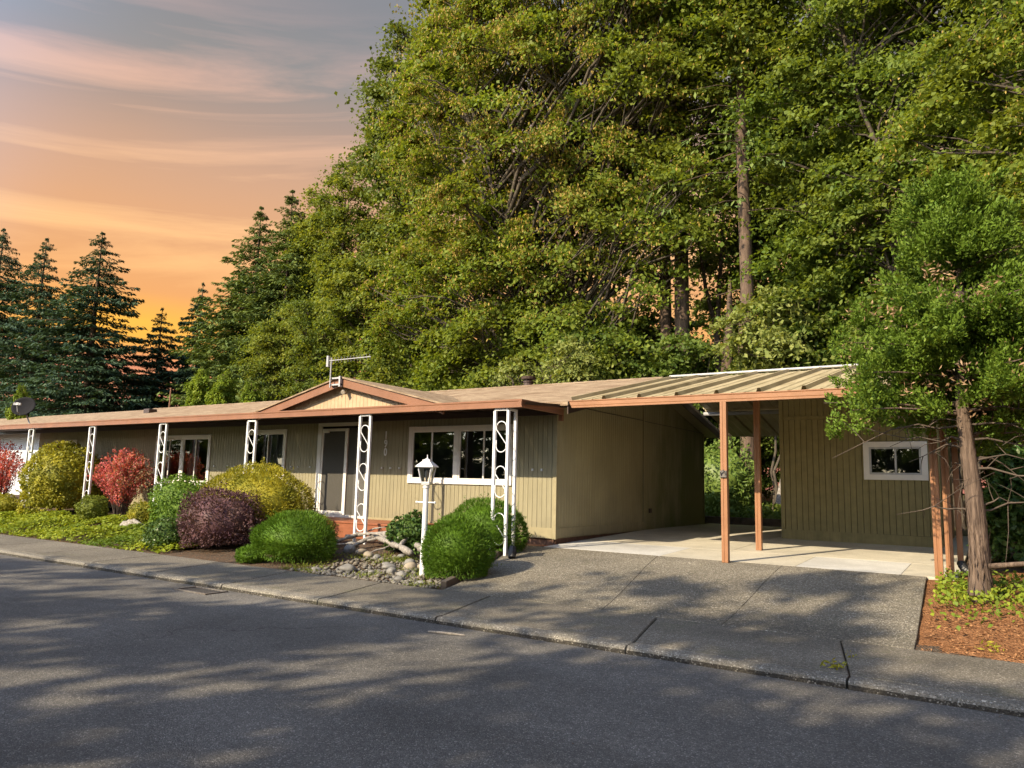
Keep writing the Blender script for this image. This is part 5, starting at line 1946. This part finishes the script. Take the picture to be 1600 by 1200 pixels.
def conifer(name, label, base, h, br, mat, seed, n_br=420, per=44, group=None, trunk_r=0.3, start=0.06, curve=0.85, sag=0.32, spray=(0.42, 0.12), cat='tree', ragged=0.3):
    r = np.random.default_rng(seed)
    rt = thing(name, label, cat, base, group)
    wood = MB()
    wood.tube([(0, 0, -0.1), (0, 0, h * 0.5), (0, 0, h)], [trunk_r, trunk_r * 0.55, 0.02], 8, cap=False)
    t = start + (1 - start) * (r.uniform(0, 1, n_br) ** 1.25)
    t = np.sort(t)
    layer = np.round(t * 26) / 26 + r.normal(0, 0.006, n_br)
    t = np.where(r.uniform(0, 1, n_br) < 0.75, layer, t)
    t = np.clip(t, start, 0.995)
    az = r.uniform(0, 2 * math.pi, n_br)
    length = br * ((1 - t) ** curve) * (1 + r.normal(0, ragged, n_br)).clip(0.35, 1.5) * (1 + 0.22 * np.sin(az * 2 + seed) * np.sin(t * 19 + az)) + 0.05
    for i in range(0, n_br, 3):
        a, l, z = az[i], length[i], t[i] * h
        wood.tube([(0, 0, z), (l * 0.5 * math.cos(a), l * 0.5 * math.sin(a), z - sag * l * 0.32), (l * 0.9 * math.cos(a), l * 0.9 * math.sin(a), z - sag * l * 0.45)], [0.035, 0.02, 0.006], 3, cap=False)
    wood.build('trunk', M['bark_fir'], rt, world=False, smooth=True)
    B = np.repeat(np.arange(n_br), per)
    n = len(B)
    w = np.clip(1.6 * length[B] / max(br, 0.1), 0.12, 1)
    keep = r.uniform(0, 1, n) < (0.25 + 0.75 * w)
    B = B[keep]
    n = len(B)
    s = r.uniform(0, 1, n) ** 0.6
    l = length[B]
    half = 0.34 * l * (1 - s ** 1.6) + 0.05
    lat = r.uniform(-1, 1, n) * half
    ca, sa = np.cos(az[B]), np.sin(az[B])
    x = s * l
    z = t[B] * h - sag * (1.15 * x - 0.65 * x * s) - 0.12 * np.abs(lat) + r.normal(0, 0.05, n)
    P = np.stack([x * ca - lat * sa, x * sa + lat * ca, z], 1)
    fw = np.stack([ca, sa, np.full(n, -0.22)], 1)
    side = np.stack([-sa, ca, np.zeros(n)], 1) * np.sign(lat)[:, None]
    D = norm(fw * 0.8 + side * 0.7 + r.normal(0, 0.25, (n, 3)) + np.array([0, 0, -0.25]))
    N = norm(np.array([0, 0, 1.0]) + r.normal(0, 0.4, (n, 3)))
    sz = 0.28 + 0.72 * np.clip(1.8 * l / br, 0, 1)
    leaves('crown', P, D, N, spray[0] * sz * r.uniform(0.6, 1.35, n), spray[1] * sz * r.uniform(0.7, 1.4, n), mat, rt, world=False, fold=0.3)
    return rt


def build_trees():
    gz = 0.5
    # --- big maple right behind the house
    def zone(q, r):
        return (r.uniform(0, 1, len(q)) < np.clip((q[:, 2] - 6.5) / 8, 0.0, 0.95) * np.clip(1.0 - (q[:, 0] - 1.5) / 7, 0.15, 1))
    broadleaf('maple_tree', 'huge spreading maple with orange seed clusters behind the middle of the roof', 'tree', (-16.2, 27.5, gz), 26, 0.42,
              [(-0.5, -0.6, 17.5, 8.2, 4.8, 8.8, 330, 0.98), (-4.2, -1.0, 9.5, 5.4, 3.4, 4.4, 130, 0.85), (4.0, -0.8, 13.0, 3.8, 3.0, 6.0, 95, 0.88), (-0.5, -2.0, 6.2, 6.0, 2.4, 2.4, 70, 0.8), (-1, 0, 24.5, 7, 4, 3.5, 70, 1.0), (6.2, -3.4, 19.5, 2.8, 1.8, 4.6, 95, 0.85), (8.8, -3.6, 19.2, 2.4, 1.5, 5.0, 90, 0.8), (6.5, -2.0, 11.5, 2.2, 1.5, 2.6, 36, 0.75)],
              290000, 0.165, 0.135, M['lf_maple'], M['bark_maple'], 41, droop=0.42, flat=0.58, limb_frac=0.40, stems=5, seed_mat=M['seed'], seed_zone=zone, trunk_top=0.72)
    # --- cottonwood looking out on its left
    broadleaf('cottonwood_tree', 'tall loose cottonwood reaching out left above the big maple', 'tree', (-27.8, 33.5, gz), 33, 0.45,
              [(-0.8, 0, 25.0, 4.8, 4.0, 8.5, 70, 1.25), (-3.2, -0.5, 22.0, 2.6, 2.0, 4.5, 22, 0.8), (-3.4, -0.5, 28.0, 2.4, 2.0, 2.5, 16, 0.8), (0.5, 0, 14, 4.6, 4, 6, 34, 1.3), (-5.0, -0.5, 24.5, 1.2, 1.0, 4.5, 14, 0.45)],
              60000, 0.23, 0.17, M['lf_cotton'], M['bark_maple'], 42, droop=0.1, flat=0.55)
    # --- poplars / alders left of the maple
    P = dict(envs=[(0, 0, 16.5, 2.8, 2.6, 9.2, 110, 0.85), (0, 0, 7.5, 3.6, 3.0, 5.8, 70, 0.9)])
    pop = broadleaf('poplar_tree', 'tall narrow poplar closest to the big maple', 'tree', (-39.8, 37.0, gz), 26.8, 0.3, P['envs'], 62000, 0.21, 0.16, M['lf_poplar'], M['bark_maple'], 43, droop=0.1, flat=0.8, limb_frac=0.5, group='poplars left of the big maple')
    copy_thing(pop, (-43.6, 38.2, gz), 2.1, 0.95, 'second poplar from the big maple, almost as tall', 'poplars left of the big maple')
    copy_thing(pop, (-36.0, 40.5, gz), 4.0, 1.05, 'poplar standing furthest back beside the big maple', 'poplars left of the big maple')
    copy_thing(pop, (-48.4, 41.0, gz), 3.3, 0.90, 'leftmost poplar, beside the green firs', 'poplars left of the big maple')
    al = broadleaf('alder_tree', 'yellow green bushy alder behind the gable peak', 'tree', (-29.5, 30.0, gz), 15.5, 0.22,
                   [(0, 0, 9.5, 3.4, 2.8, 5.4, 110, 0.8), (0, -0.6, 4.6, 3.6, 2.4, 3.0, 60, 0.75)], 52000, 0.175, 0.14, M['lf_poplar'], M['bark_maple'], 44, droop=0.2, flat=0.5, group='alders behind the roof')
    copy_thing(al, (-35.0, 31.5, gz), 1.7, 0.88, 'yellow green alder left of the gable, before the poplars', 'alders behind the roof')
    copy_thing(al, (-24.5, 27.8, gz), 3.9, 0.74, 'low alder filling the gap between gable and big maple', 'alders behind the roof')
    copy_thing(al, (-40.2, 32.6, gz), 0.6, 0.84, 'alder in front of the poplars, right of the arborvitae', 'alders behind the roof')
    copy_thing(al, (-44.6, 33.4, gz), 2.9, 0.56, 'low alder in front of the green firs', 'alders behind the roof')
    # --- green firs beside the poplars
    gf = conifer('fir_tree', 'tall green fir with drooping boughs left of the poplars', (-48.9, 36.5, gz), 22.8, 7.0, M['lf_fir_green'], 51, 640, 95, 'green firs left of the poplars', 0.4, 0.03, 0.8, 0.35, (0.46, 0.15))
    copy_thing(gf, (-46.2, 38.5, gz), 2.0, (0.9, 0.9, 0.98), 'green fir squeezed between the tall fir and the poplars', 'green firs left of the poplars')
    copy_thing(gf, (-52.2, 37.8, gz), 4.2, (0.85, 0.85, 0.80), 'shorter green fir in front of the dark firs gap', 'green firs left of the poplars')
    copy_thing(gf, (-44.8, 36.2, gz), 5.3, (0.92, 0.92, 1.02), 'green fir rising just left of the poplar tops', 'green firs left of the poplars')
    # --- dark firs on the left
    df = conifer('spruce_tree', 'dark spruce with an even cone, right one of the big left trio', (-60.3, 30.0, gz), 20.6, 7.0, M['lf_fir'], 52, 640, 95, 'dark spruces beyond the roof at the left', 0.42, 0.02, 0.78, 0.30, (0.46, 0.15), ragged=0.42)
    copy_thing(df, (-71.0, 30.5, gz), 2.2, (0.9, 0.9, 1.07), 'dark narrow spruce in the middle of the big left trio', 'dark spruces beyond the roof at the left')
    copy_thing(df, (-80.0, 30.5, gz), 4.5, (1.0, 1.0, 1.19), 'dark spruce at the very left edge', 'dark spruces beyond the roof at the left')
    df2 = conifer('spruce_tree', 'shortest dark spruce with a slim leader, left of the gap in the trees', (-59.2, 35.0, gz), 15.2, 4.6, M['lf_fir'], 53, 430, 90, 'dark spruces beyond the roof at the left', 0.28, 0.02, 0.85, 0.28, (0.42, 0.14), ragged=0.42)
    copy_thing(df2, (-56.4, 36.8, gz), 2.6, (0.95, 0.95, 1.15), 'slim dark spruce nearest to the green firs', 'dark spruces beyond the roof at the left')
    copy_thing(df2, (-72.0, 36.5, gz), 1.0, (1.3, 1.3, 0.85), 'dark spruce behind, filling between the left and middle ones', 'dark spruces beyond the roof at the left')
    copy_thing(df2, (-66.0, 38.0, gz), 3.6, (1.2, 1.2, 0.72), 'low dark spruce behind the right one of the trio', 'dark spruces beyond the roof at the left')
    # --- clipped arborvitae behind the roof
    r = np.random.default_rng(61)
    spots = [(-36.2, 24.0, 1.75, 'bright green arborvitae, leftmost of the row behind the roof'), (-34.4, 24.2, 1.55, 'bright green arborvitae, second of the row behind the roof'),
             (-32.2, 24.2, 1.25, 'low bright arborvitae next to the left slope of the gable')]
    a0 = conifer('arborvitae', spots[0][3], (spots[0][0], spots[0][1], gz), 3.3, 1.0, M['lf_hedge'], 62, 420, 100, 'arborvitae row behind the roof', 0.1, 0.02, 0.55, -0.45, (0.10, 0.045), 'bush', 0.18)
    a0.scale = (1.25, 1.25, 2.05)
    copy_thing(a0, (spots[1][0], spots[1][1], gz), 1.2, (1.2, 1.2, 2.0), spots[1][3])
    copy_thing(a0, (spots[2][0], spots[2][1], gz), 2.9, (1.15, 1.15, 1.78), spots[2][3])
    copy_thing(a0, (-45.2, 19.0, gz), 2.9, (0.8, 0.8, 1.75), 'small clipped evergreen peeping over the left roof beside the dish')
    # --- tall bare trunked firs behind the carport
    for i, (x, y, h, rr, lab) in enumerate(((-10.15, 27.2, 36, 0.34, 'straight fir trunk catching the sun, right one of the close pair'), (-11.1, 28.0, 36, 0.28, 'shadier fir trunk, left one of the close pair'),
                                            (-6.95, 24.7, 34, 0.27, 'single dark fir trunk standing right of the orange gap'))):
        rng = np.random.default_rng(70 + i)
        rt = thing('fir_tree', lab, 'tree', (x, y, gz), 'tall bare fir trunks behind the carport')
        w = MB()
        w.tube([(rng.normal(0, 0.05), rng.normal(0, 0.05), z) for z in np.linspace(-0.1, h, 14)], [rr * (1 - 0.75 * k / 13) * (1.25 if k == 0 else 1) for k in range(14)], 10, cap=False)
        B = 120
        zt = rng.uniform(0.30, 1, B) * h
        az = rng.uniform(0, 6.28, B)
        ln = (0.6 + 3.2 * (1 - zt / h) ** 0.6) * rng.uniform(0.5, 1.2, B)
        for z, a, l in zip(zt, az, ln):
            w.tube([(0, 0, z), (l * 0.5 * math.cos(a), l * 0.5 * math.sin(a), z - 0.12 * l), (l * math.cos(a), l * math.sin(a), z - 0.35 * l)], [0.03, 0.018, 0.004], 4, cap=False)
        for z in rng.uniform(3, 9, 16):
            a, l = rng.uniform(0, 6.28), rng.uniform(0.4, 1.6)
            w.tube([(0, 0, z), (l * math.cos(a), l * math.sin(a), z - 0.2 * l)], [0.02, 0.004], 4, cap=False)
        w.build('trunk', M['bark_fir'], rt, world=False, smooth=True)
        ids = rng.integers(0, B, 9000)
        ids = ids[(zt[ids] > 0.45 * h) | (rng.uniform(0, 1, len(ids)) < 0.25)]
        n = len(ids)
        s = rng.uniform(0.2, 1, n)
        l = ln[ids] * s
        lat = rng.normal(0, 0.22, n) * ln[ids] * (1.1 - s)
        ca, sa = np.cos(az[ids]), np.sin(az[ids])
        Pp = np.stack([l * ca - lat * sa, l * sa + lat * ca, zt[ids] - 0.35 * l - 0.2 * np.abs(lat) - np.abs(rng.normal(0, 0.08, n))], 1)
        Dd = np.stack([ca, sa, np.full(n, -0.6)], 1) + rng.normal(0, 0.4, (n, 3))
        leaves('crown', Pp, Dd, rng.normal(0, 0.4, (n, 3)) + np.array([0, 0, 1.0]), 0.34 * rng.uniform(0.6, 1.4, n), 0.09 * rng.uniform(0.7, 1.3, n), M['lf_fir_green'], rt, world=False)
    sn = thing('dead_snag', 'thin crooked dead tree standing in the orange gap', 'tree', (-9.45, 29.5, gz))
    MB().tube([(0, 0, 0), (0.15, 0, 4), (-0.05, 0, 7), (0.1, 0, 9.5), (0.35, 0, 12.8)], [0.16, 0.14, 0.12, 0.09, 0.05], 8).tube([(-0.0, 0, 7.2), (-0.5, 0, 9.4), (-0.8, 0.1, 11.6), (-1.15, 0, 12.6)], [0.10, 0.08, 0.06, 0.03], 6).build('trunk', M['bark_fir'], sn, world=False, smooth=True)
    # --- maples on the right
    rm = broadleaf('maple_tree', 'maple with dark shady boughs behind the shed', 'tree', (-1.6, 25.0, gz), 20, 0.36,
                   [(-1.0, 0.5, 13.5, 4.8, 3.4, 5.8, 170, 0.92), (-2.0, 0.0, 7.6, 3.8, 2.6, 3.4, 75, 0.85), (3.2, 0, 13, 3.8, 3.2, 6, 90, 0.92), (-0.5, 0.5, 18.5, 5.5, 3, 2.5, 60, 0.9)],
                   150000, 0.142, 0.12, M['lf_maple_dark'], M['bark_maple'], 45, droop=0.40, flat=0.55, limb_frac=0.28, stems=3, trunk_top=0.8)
    rm2 = broadleaf('maple_tree', 'sunlit maple leaning in above the cypress at the right edge', 'tree', (3.3, 19.6, gz), 16, 0.3,
                    [(-1.4, 0, 9.6, 3.4, 2.6, 4.8, 130, 0.8), (1.6, 0, 9.0, 3.0, 2.6, 5.0, 80, 0.85)],
                    130000, 0.112, 0.096, M['lf_maple'], M['bark_maple'], 46, droop=0.40, flat=0.55, limb_frac=0.28, stems=2, seed_mat=M['seed'], seed_zone=lambda q, r: r.uniform(0, 1, len(q)) < 0.10)
    copy_thing(rm, (-6.6, 33.5, gz), 2.4, 1.12, 'tall maple behind the single dark fir trunk')
    copy_thing(rm, (4.5, 31.0, gz), 4.2, 1.05, 'maple standing far back at the right edge')
    # --- understory
    un = broadleaf('vine_maple', 'leafy understory maple between the fir trunks and the shed roof', 'tree', (-5.2, 25.2, gz), 8.2, 0.10,
                   [(0, 0, 4.8, 2.6, 1.8, 3.2, 50, 0.8)], 22000, 0.17, 0.14, M['lf_under'], M['bark_maple'], 47, droop=0.25, flat=0.42, stems=3, group='understory trees behind the carport')
    for (x, y, rz, s, lab) in ((-12.6, 25.6, 1.1, 0.92, 'understory tree behind the flue on the roof'), (-9.6, 26.0, 2.0, 0.85, 'understory tree hiding the foot of the fir pair'),
                               (-1.0, 24.0, 2.9, 1.0, 'understory tree behind the right half of the shed'), (2.2, 20.2, 4.0, 0.85, 'understory tree right of the shed behind the cypress'),
                               (-17.8, 25.4, 5.2, 0.75, 'understory tree at the foot of the big maple'), (-21.5, 26.0, 0.4, 0.70, 'understory tree right of the gable'),
                               (4.0, 16.2, 0.9, 0.8, 'understory tree at the right edge behind the bark bed'), (-9.2, 27.5, 2.6, 0.55, 'low leafy growth between the house corner and the fir trunks'), (-12.4, 29.6, 0.3, 1.1, 'tall understory tree behind the fir pair, under the orange gap'), (-8.4, 30.8, 2.2, 0.95, 'tall understory tree behind the dead snag'), (-6.0, 28.0, 3.1, 0.55, 'low leafy growth behind the white T post')):
        copy_thing(un, (x, y, gz), rz, s, lab)
    lt = broadleaf('dogwood_tree', 'pale green dogwood showing above the ribbed carport roof', 'tree', (-5.9, 23.4, gz), 7.4, 0.08,
                   [(0, 0, 5.6, 1.5, 1.1, 1.7, 26, 0.62)], 6500, 0.17, 0.10, M['lf_light'], M['bark_maple'], 48, droop=0.4, flat=0.40, stems=2, group='pale dogwoods behind the roofs')
    copy_thing(lt, (-12.8, 23.2, gz), 2.2, 0.86, 'pale dogwood above the ridge beside the flue')
    copy_thing(lt, (-15.6, 23.8, gz), 4.1, 0.80, 'pale dogwood left of the flue, at the foot of the maple')
    # --- far wood closing the view
    far = broadleaf('wood_tree', 'far dark tree of the wood behind the orange gap', 'tree', (-14.0, 46.0, gz), 13, 0.2,
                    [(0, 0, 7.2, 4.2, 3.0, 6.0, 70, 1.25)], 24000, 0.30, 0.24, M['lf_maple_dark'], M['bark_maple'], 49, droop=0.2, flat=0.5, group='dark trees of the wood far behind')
    k = 0
    names = ('far wood tree behind the big maple', 'far wood tree behind the roof ridge', 'far wood tree behind the poplars', 'far wood tree behind the alders', 'far wood tree behind the fir pair', 'far wood tree behind the vine maples',
             'far wood tree behind the shed', 'far wood tree behind the cypress', 'far wood tree deep at the right edge', 'far wood tree behind the right maples', 'far wood tree between alders and maple', 'low wood tree seen through the carport', 'low wood tree right of the seen trunks', 'low wood tree behind the shed roof', 'low wood tree behind the right corner of the shed', 'low wood tree beyond the downspout', 'low wood tree at the right edge of the bed', 'low wood tree behind the fir pair')
    for x, y, s in ((-21, 40, 1.05), (-27, 42, 1.0), (-33, 47, 1.1), (-31, 38, 0.8), (-17, 37, 0.85), (-6.5, 44, 0.95), (-0.5, 42, 1.05), (5, 40, 1.1), (11, 36, 1.15), (8, 28, 0.9), (-24, 36, 0.9), (-9.0, 32, 0.5), (-5.2, 30.5, 0.48), (-1.5, 29.5, 0.5), (2.0, 27, 0.5), (5.5, 24, 0.5), (6.5, 19.5, 0.45), (-12.5, 33, 0.52)):
        copy_thing(far, (x, y, gz), 1.3 * k, s, names[k])
        k += 1
    # trunks seen through the carport
    for (x, y, rr, lab) in ((-7.95, 25.4, 0.27, 'mossy trunk seen through the carport left of the second post'),):
        t = thing('tree_trunk', lab, 'tree', (x, y, gz))
        MB().tube([(0, 0, -0.1), (0.02, 0, 2), (0.1, 0.05, 5), (0.2, 0.1, 7), (0.25, 0.1, 8.4)], [rr * 1.2, rr, rr * 0.8, rr * 0.5, 0.05], 10, cap=False).build('trunk', M['bark_fir'], t, world=False, smooth=True)
    # white post with a T head in the back garden
    tp = thing('birdhouse_post', 'pale T shaped garden post behind the carport', 'post', (-5.05, 22.4, 0.55))
    MB().box(-0.05, 0.05, -0.05, 0.05, 0, 2.45).build('post', M['white'], tp, world=False)
    MB().box(-0.32, 0.32, -0.06, 0.06, 2.452, 2.52).box(-0.20, 0.20, -0.18, 0.18, 2.522, 2.56).build('head', M['white'], tp, world=False)
    MB().beam((-0.45, 0.1, 0.6), (-0.08, 0.06, 2.2), 0.04, 0.16).build('brace', M['driftwood'], tp, world=False)


def build_cypress():
    base = np.array([-0.28, 10.2, 0.33])
    rt = thing('cypress_tree', 'bushy bright green cypress with a bare shaggy trunk beside the drive', 'tree', tuple(base))
    r = np.random.default_rng(81)
    w = MB()
    n = 22
    pts, rad = [], []
    for i in range(n):
        t = i / (n - 1)
        z = -0.08 + 4.6 * t
        pts.append((-0.10 * t + 0.03 * math.sin(z * 2.0) + 0.05 * t * t, 0.03 * math.cos(z * 1.7), z))
        rad.append((0.108 * (1 - 0.85 * t) + 0.008) * (1 + 0.55 * math.exp(-((z + 0.05) / 0.16) ** 2)) * r.uniform(0.94, 1.06))
    w.tube(pts, rad, 14, cap=False)
    w.build('trunk', M['bark_cypress'], rt, world=False, smooth=True)
    # strips of peeling bark
    nb = 260
    z = r.uniform(0.05, 2.6, nb)
    a = r.uniform(0, 6.28, nb)
    rr = np.interp(z, [p[2] for p in pts], rad) * 1.03
    C = np.stack([np.interp(z, [p[2] for p in pts], [p[0] for p in pts]) + rr * np.cos(a), rr * np.sin(a), z], 1)
    Nn = np.stack([np.cos(a), np.sin(a), np.zeros(nb)], 1)
    leaves('peeling_bark', C, np.stack([r.normal(0, 0.08, nb), r.normal(0, 0.08, nb), np.ones(nb)], 1), Nn, r.uniform(0.10, 0.38, nb), r.uniform(0.014, 0.035, nb), M['bark_cypress'], rt, world=False, fold=-0.2)
    # boughs with plumes
    lay = []
    k = 0
    boughs = MB()
    C, U, S = [], [], []
    for i in range(195):
        t = r.uniform(0, 1) ** 0.9
        z = 2.05 + 2.95 * t
        reach = (1.38 * (1 - t) ** 0.72 + 0.20) * r.uniform(0.5, 1.08)
        a = r.uniform(0, 2 * math.pi)
        if t < 0.14 and math.sin(a) < -0.3 and math.cos(a) > 0.35:
            continue
        px = np.interp(z, [p[2] for p in pts], [p[0] for p in pts])
        e = np.array([px + reach * math.cos(a) * 1.12, reach * math.sin(a), z + 0.10 * reach - 0.16 * reach * reach + r.normal(0, 0.05)])
        s0 = np.array([px, 0, max(1.75, z - 0.22)])
        cv = bez(s0, (s0 + e) / 2 + np.array([0, 0, 0.10]), e, 6)
        if i % 2 == 0:
            boughs.tube([tuple(p) for p in cv], [0.022, 0.018, 0.014, 0.010, 0.007, 0.004], 5, cap=False)
        m = 2 + int(reach * 3.8)
        for q in range(m):
            f = 0.24 + 0.76 * (q + r.uniform(0, 0.8)) / m
            p = (1 - f) ** 2 * s0 + 2 * f * (1 - f) * ((s0 + e) / 2 + np.array([0, 0, 0.10])) + f * f * e
            p = p + r.normal(0, 0.09, 3) * np.array([1, 1, 0.6])
            C.append(p)
            U.append(norm(np.array([math.cos(a) * 0.75, math.sin(a) * 0.75, 0.55]) + r.normal(0, 0.35, 3)))
            S.append(r.uniform(0.20, 0.42))
    C, U, S = np.array(C), np.array(U), np.array(S)
    per = 210
    m = len(C)
    idx = np.repeat(np.arange(m), per)
    n = len(idx)
    d = sphere_dirs(r, n, -0.6)                 # each tuft: short sprays round a little upright plume
    u = U[idx]
    sz = (S[idx] * 0.52)[:, None]
    q = r.uniform(0, 1, n)[:, None] ** 0.4
    lum = (1 + 0.28 * np.sin(d[:, 0] * 6 + idx) * np.sin(d[:, 2] * 5 + idx * 1.3))[:, None]
    P = C[idx] + (d * np.array([0.78, 0.78, 0.85]) * lum + u * 0.75 * np.maximum(d[:, 2:3], -0.2)) * q * sz
    D = norm(d * 0.8 + u * 0.6 + np.array([0, 0, 0.15]) + r.normal(0, 0.5, (n, 3)))
    N = norm(d + r.normal(0, 0.5, (n, 3)))
    leaves('crown', P, D, N, 0.046 * r.uniform(0.5, 1.5, n), 0.023 * r.uniform(0.6, 1.5, n), M['lf_cypress'], rt, world=False)
    # some dead brown sprays inside
    k = 1400
    ii = r.integers(0, 60, k)
    cc = np.stack([r.normal(-0.1, 0.6, 60), r.normal(-0.25, 0.5, 60), r.uniform(2.1, 3.6, 60)], 1)
    P = cc[ii] + r.normal(0, 0.07, (k, 3))
    leaves('dead_spray', P, r.normal(0, 1, (k, 3)), r.normal(0, 1, (k, 3)), 0.06 * r.uniform(0.6, 1.4, k), 0.02 * np.ones(k), M['lf_tan'], rt, world=False)
    boughs.build('bough', M['bark_cypress'], rt, world=False, smooth=True)
    # bare twiggy branches under the crown
    for i in range(24):
        a = r.uniform(-0.9, 3.6)
        z = r.uniform(1.0, 2.5)
        l = r.uniform(0.5, 1.5)
        px = np.interp(z, [p[2] for p in pts], [p[0] for p in pts])
        e = np.array([px + l * math.cos(a), l * math.sin(a) * 0.6, z - r.uniform(-0.1, 0.35) * l])
        b = MB()
        cv = bez(np.array([px, 0, z]), np.array([px + l * 0.4 * math.cos(a), l * 0.3 * math.sin(a), z + 0.10]), e, 6)
        cv[1:] += r.normal(0, 0.025, (5, 3))
        b.tube([tuple(p) for p in cv], [0.017, 0.013, 0.010, 0.008, 0.005, 0.003], 5, cap=False)
        for q in range(3):
            p = cv[2 + q]
            d = r.normal(0, 0.22, 3)
            b.tube([tuple(p), tuple(p + d * 0.5 + r.normal(0, 0.02, 3)), tuple(p + d)], [0.006, 0.004, 0.002], 4, cap=False)
        b.build('bare_branch', M['twig'], rt, world=False, smooth=True)
    MB().tube([(0.10, -0.05, 0.42), (0.55, -0.15, 0.50), (1.2, -0.2, 0.52), (1.9, -0.2, 0.40)], [0.034, 0.026, 0.02, 0.012], 7).build('bare_branch', M['bark_cypress'], rt, world=False, smooth=True)
    # loose bushes right of the trunk
    for (x, y, z, rad, seed, mat, lab) in ((1.15, 11.9, 0.40, (0.85, 0.7, 1.75), 91, 'lf_under', 'loose green bush right of the cypress trunk'),
                                      (2.2, 13.6, 0.45, (1.2, 1.0, 2.6), 92, 'lf_gloss', 'tall dark bush behind the cypress at the right edge'),
                                      (0.75, 10.9, 0.36, (0.42, 0.4, 0.5), 93, 'lf_rhodo', 'low bush at the foot of the cypress'),
                                      (0.35, 13.6, 0.5, (0.75, 0.6, 1.9), 94, 'lf_gloss', 'dark bush close behind the downspout'), (3.4, 12.2, 0.4, (1.1, 1.0, 2.4), 97, 'lf_under', 'tall loose bush at the right edge of the photo'), (1.9, 17.0, 0.5, (1.6, 1.3, 3.2), 98, 'lf_under', 'big bush filling the gap right of the shed')):
        dome('wild_bush', lab, 'bush', (x, y, z), rad, M[mat], int(2200 + 1500 * rad[2]), 0.12, 0.06, seed, 0.16, 4, 'leafy', core=0.62)


build_trees()
build_cypress()


# ------------------------------------------------------------------ trees on the near side of the street; they shade the road
def build_street_trees():
    gz = 0.05
    st = broadleaf('street_tree', 'roadside tree across the street that shades the road', 'tree', (-17.5, -11.0, gz), 13.5, 0.28,
                   [(0, 0, 8.2, 4.3, 3.6, 4.8, 34, 0.95)], 8200, 0.34, 0.28, M['lf_maple'], M['bark_maple'], 95, droop=0.2, flat=0.5, limb_frac=0.6, group='roadside trees across the street')
    for k, (x, y, s) in enumerate(((-9.8, -10.0, 1.08), (-25.5, -10.6, 0.94), (-3.0, -11.5, 1.0), (-33.5, -10.2, 0.9), (-15.0, -17.5, 1.1), (4.5, -10.0, 0.9), (-41, -10, 0.95), (-28.5, -18.0, 1.1), (1.0, -18.5, 1.05))):
        copy_thing(st, (x, y, gz), 1.9 * k + 0.7, s)
    # the leafy border of the gardens opposite
    hd = broadleaf('garden_tree', 'low leafy tree in the gardens across the street', 'tree', (-30, -19.5, gz), 6.0, 0.12,
                   [(0, 0, 2.9, 2.9, 2.0, 2.8, 50, 0.8)], 9000, 0.30, 0.24, M['lf_under'], M['bark_maple'], 96, droop=0.2, flat=0.5, limb_frac=0.4, group='low trees in the gardens across the street')
    for k in range(26):
        copy_thing(hd, (-118 + 5.2 * k + (k % 3) * 0.6, -20.5 - (k % 2) * 2.0, gz), 1.3 * k, 0.9 + 0.12 * (k % 4))


build_street_trees()
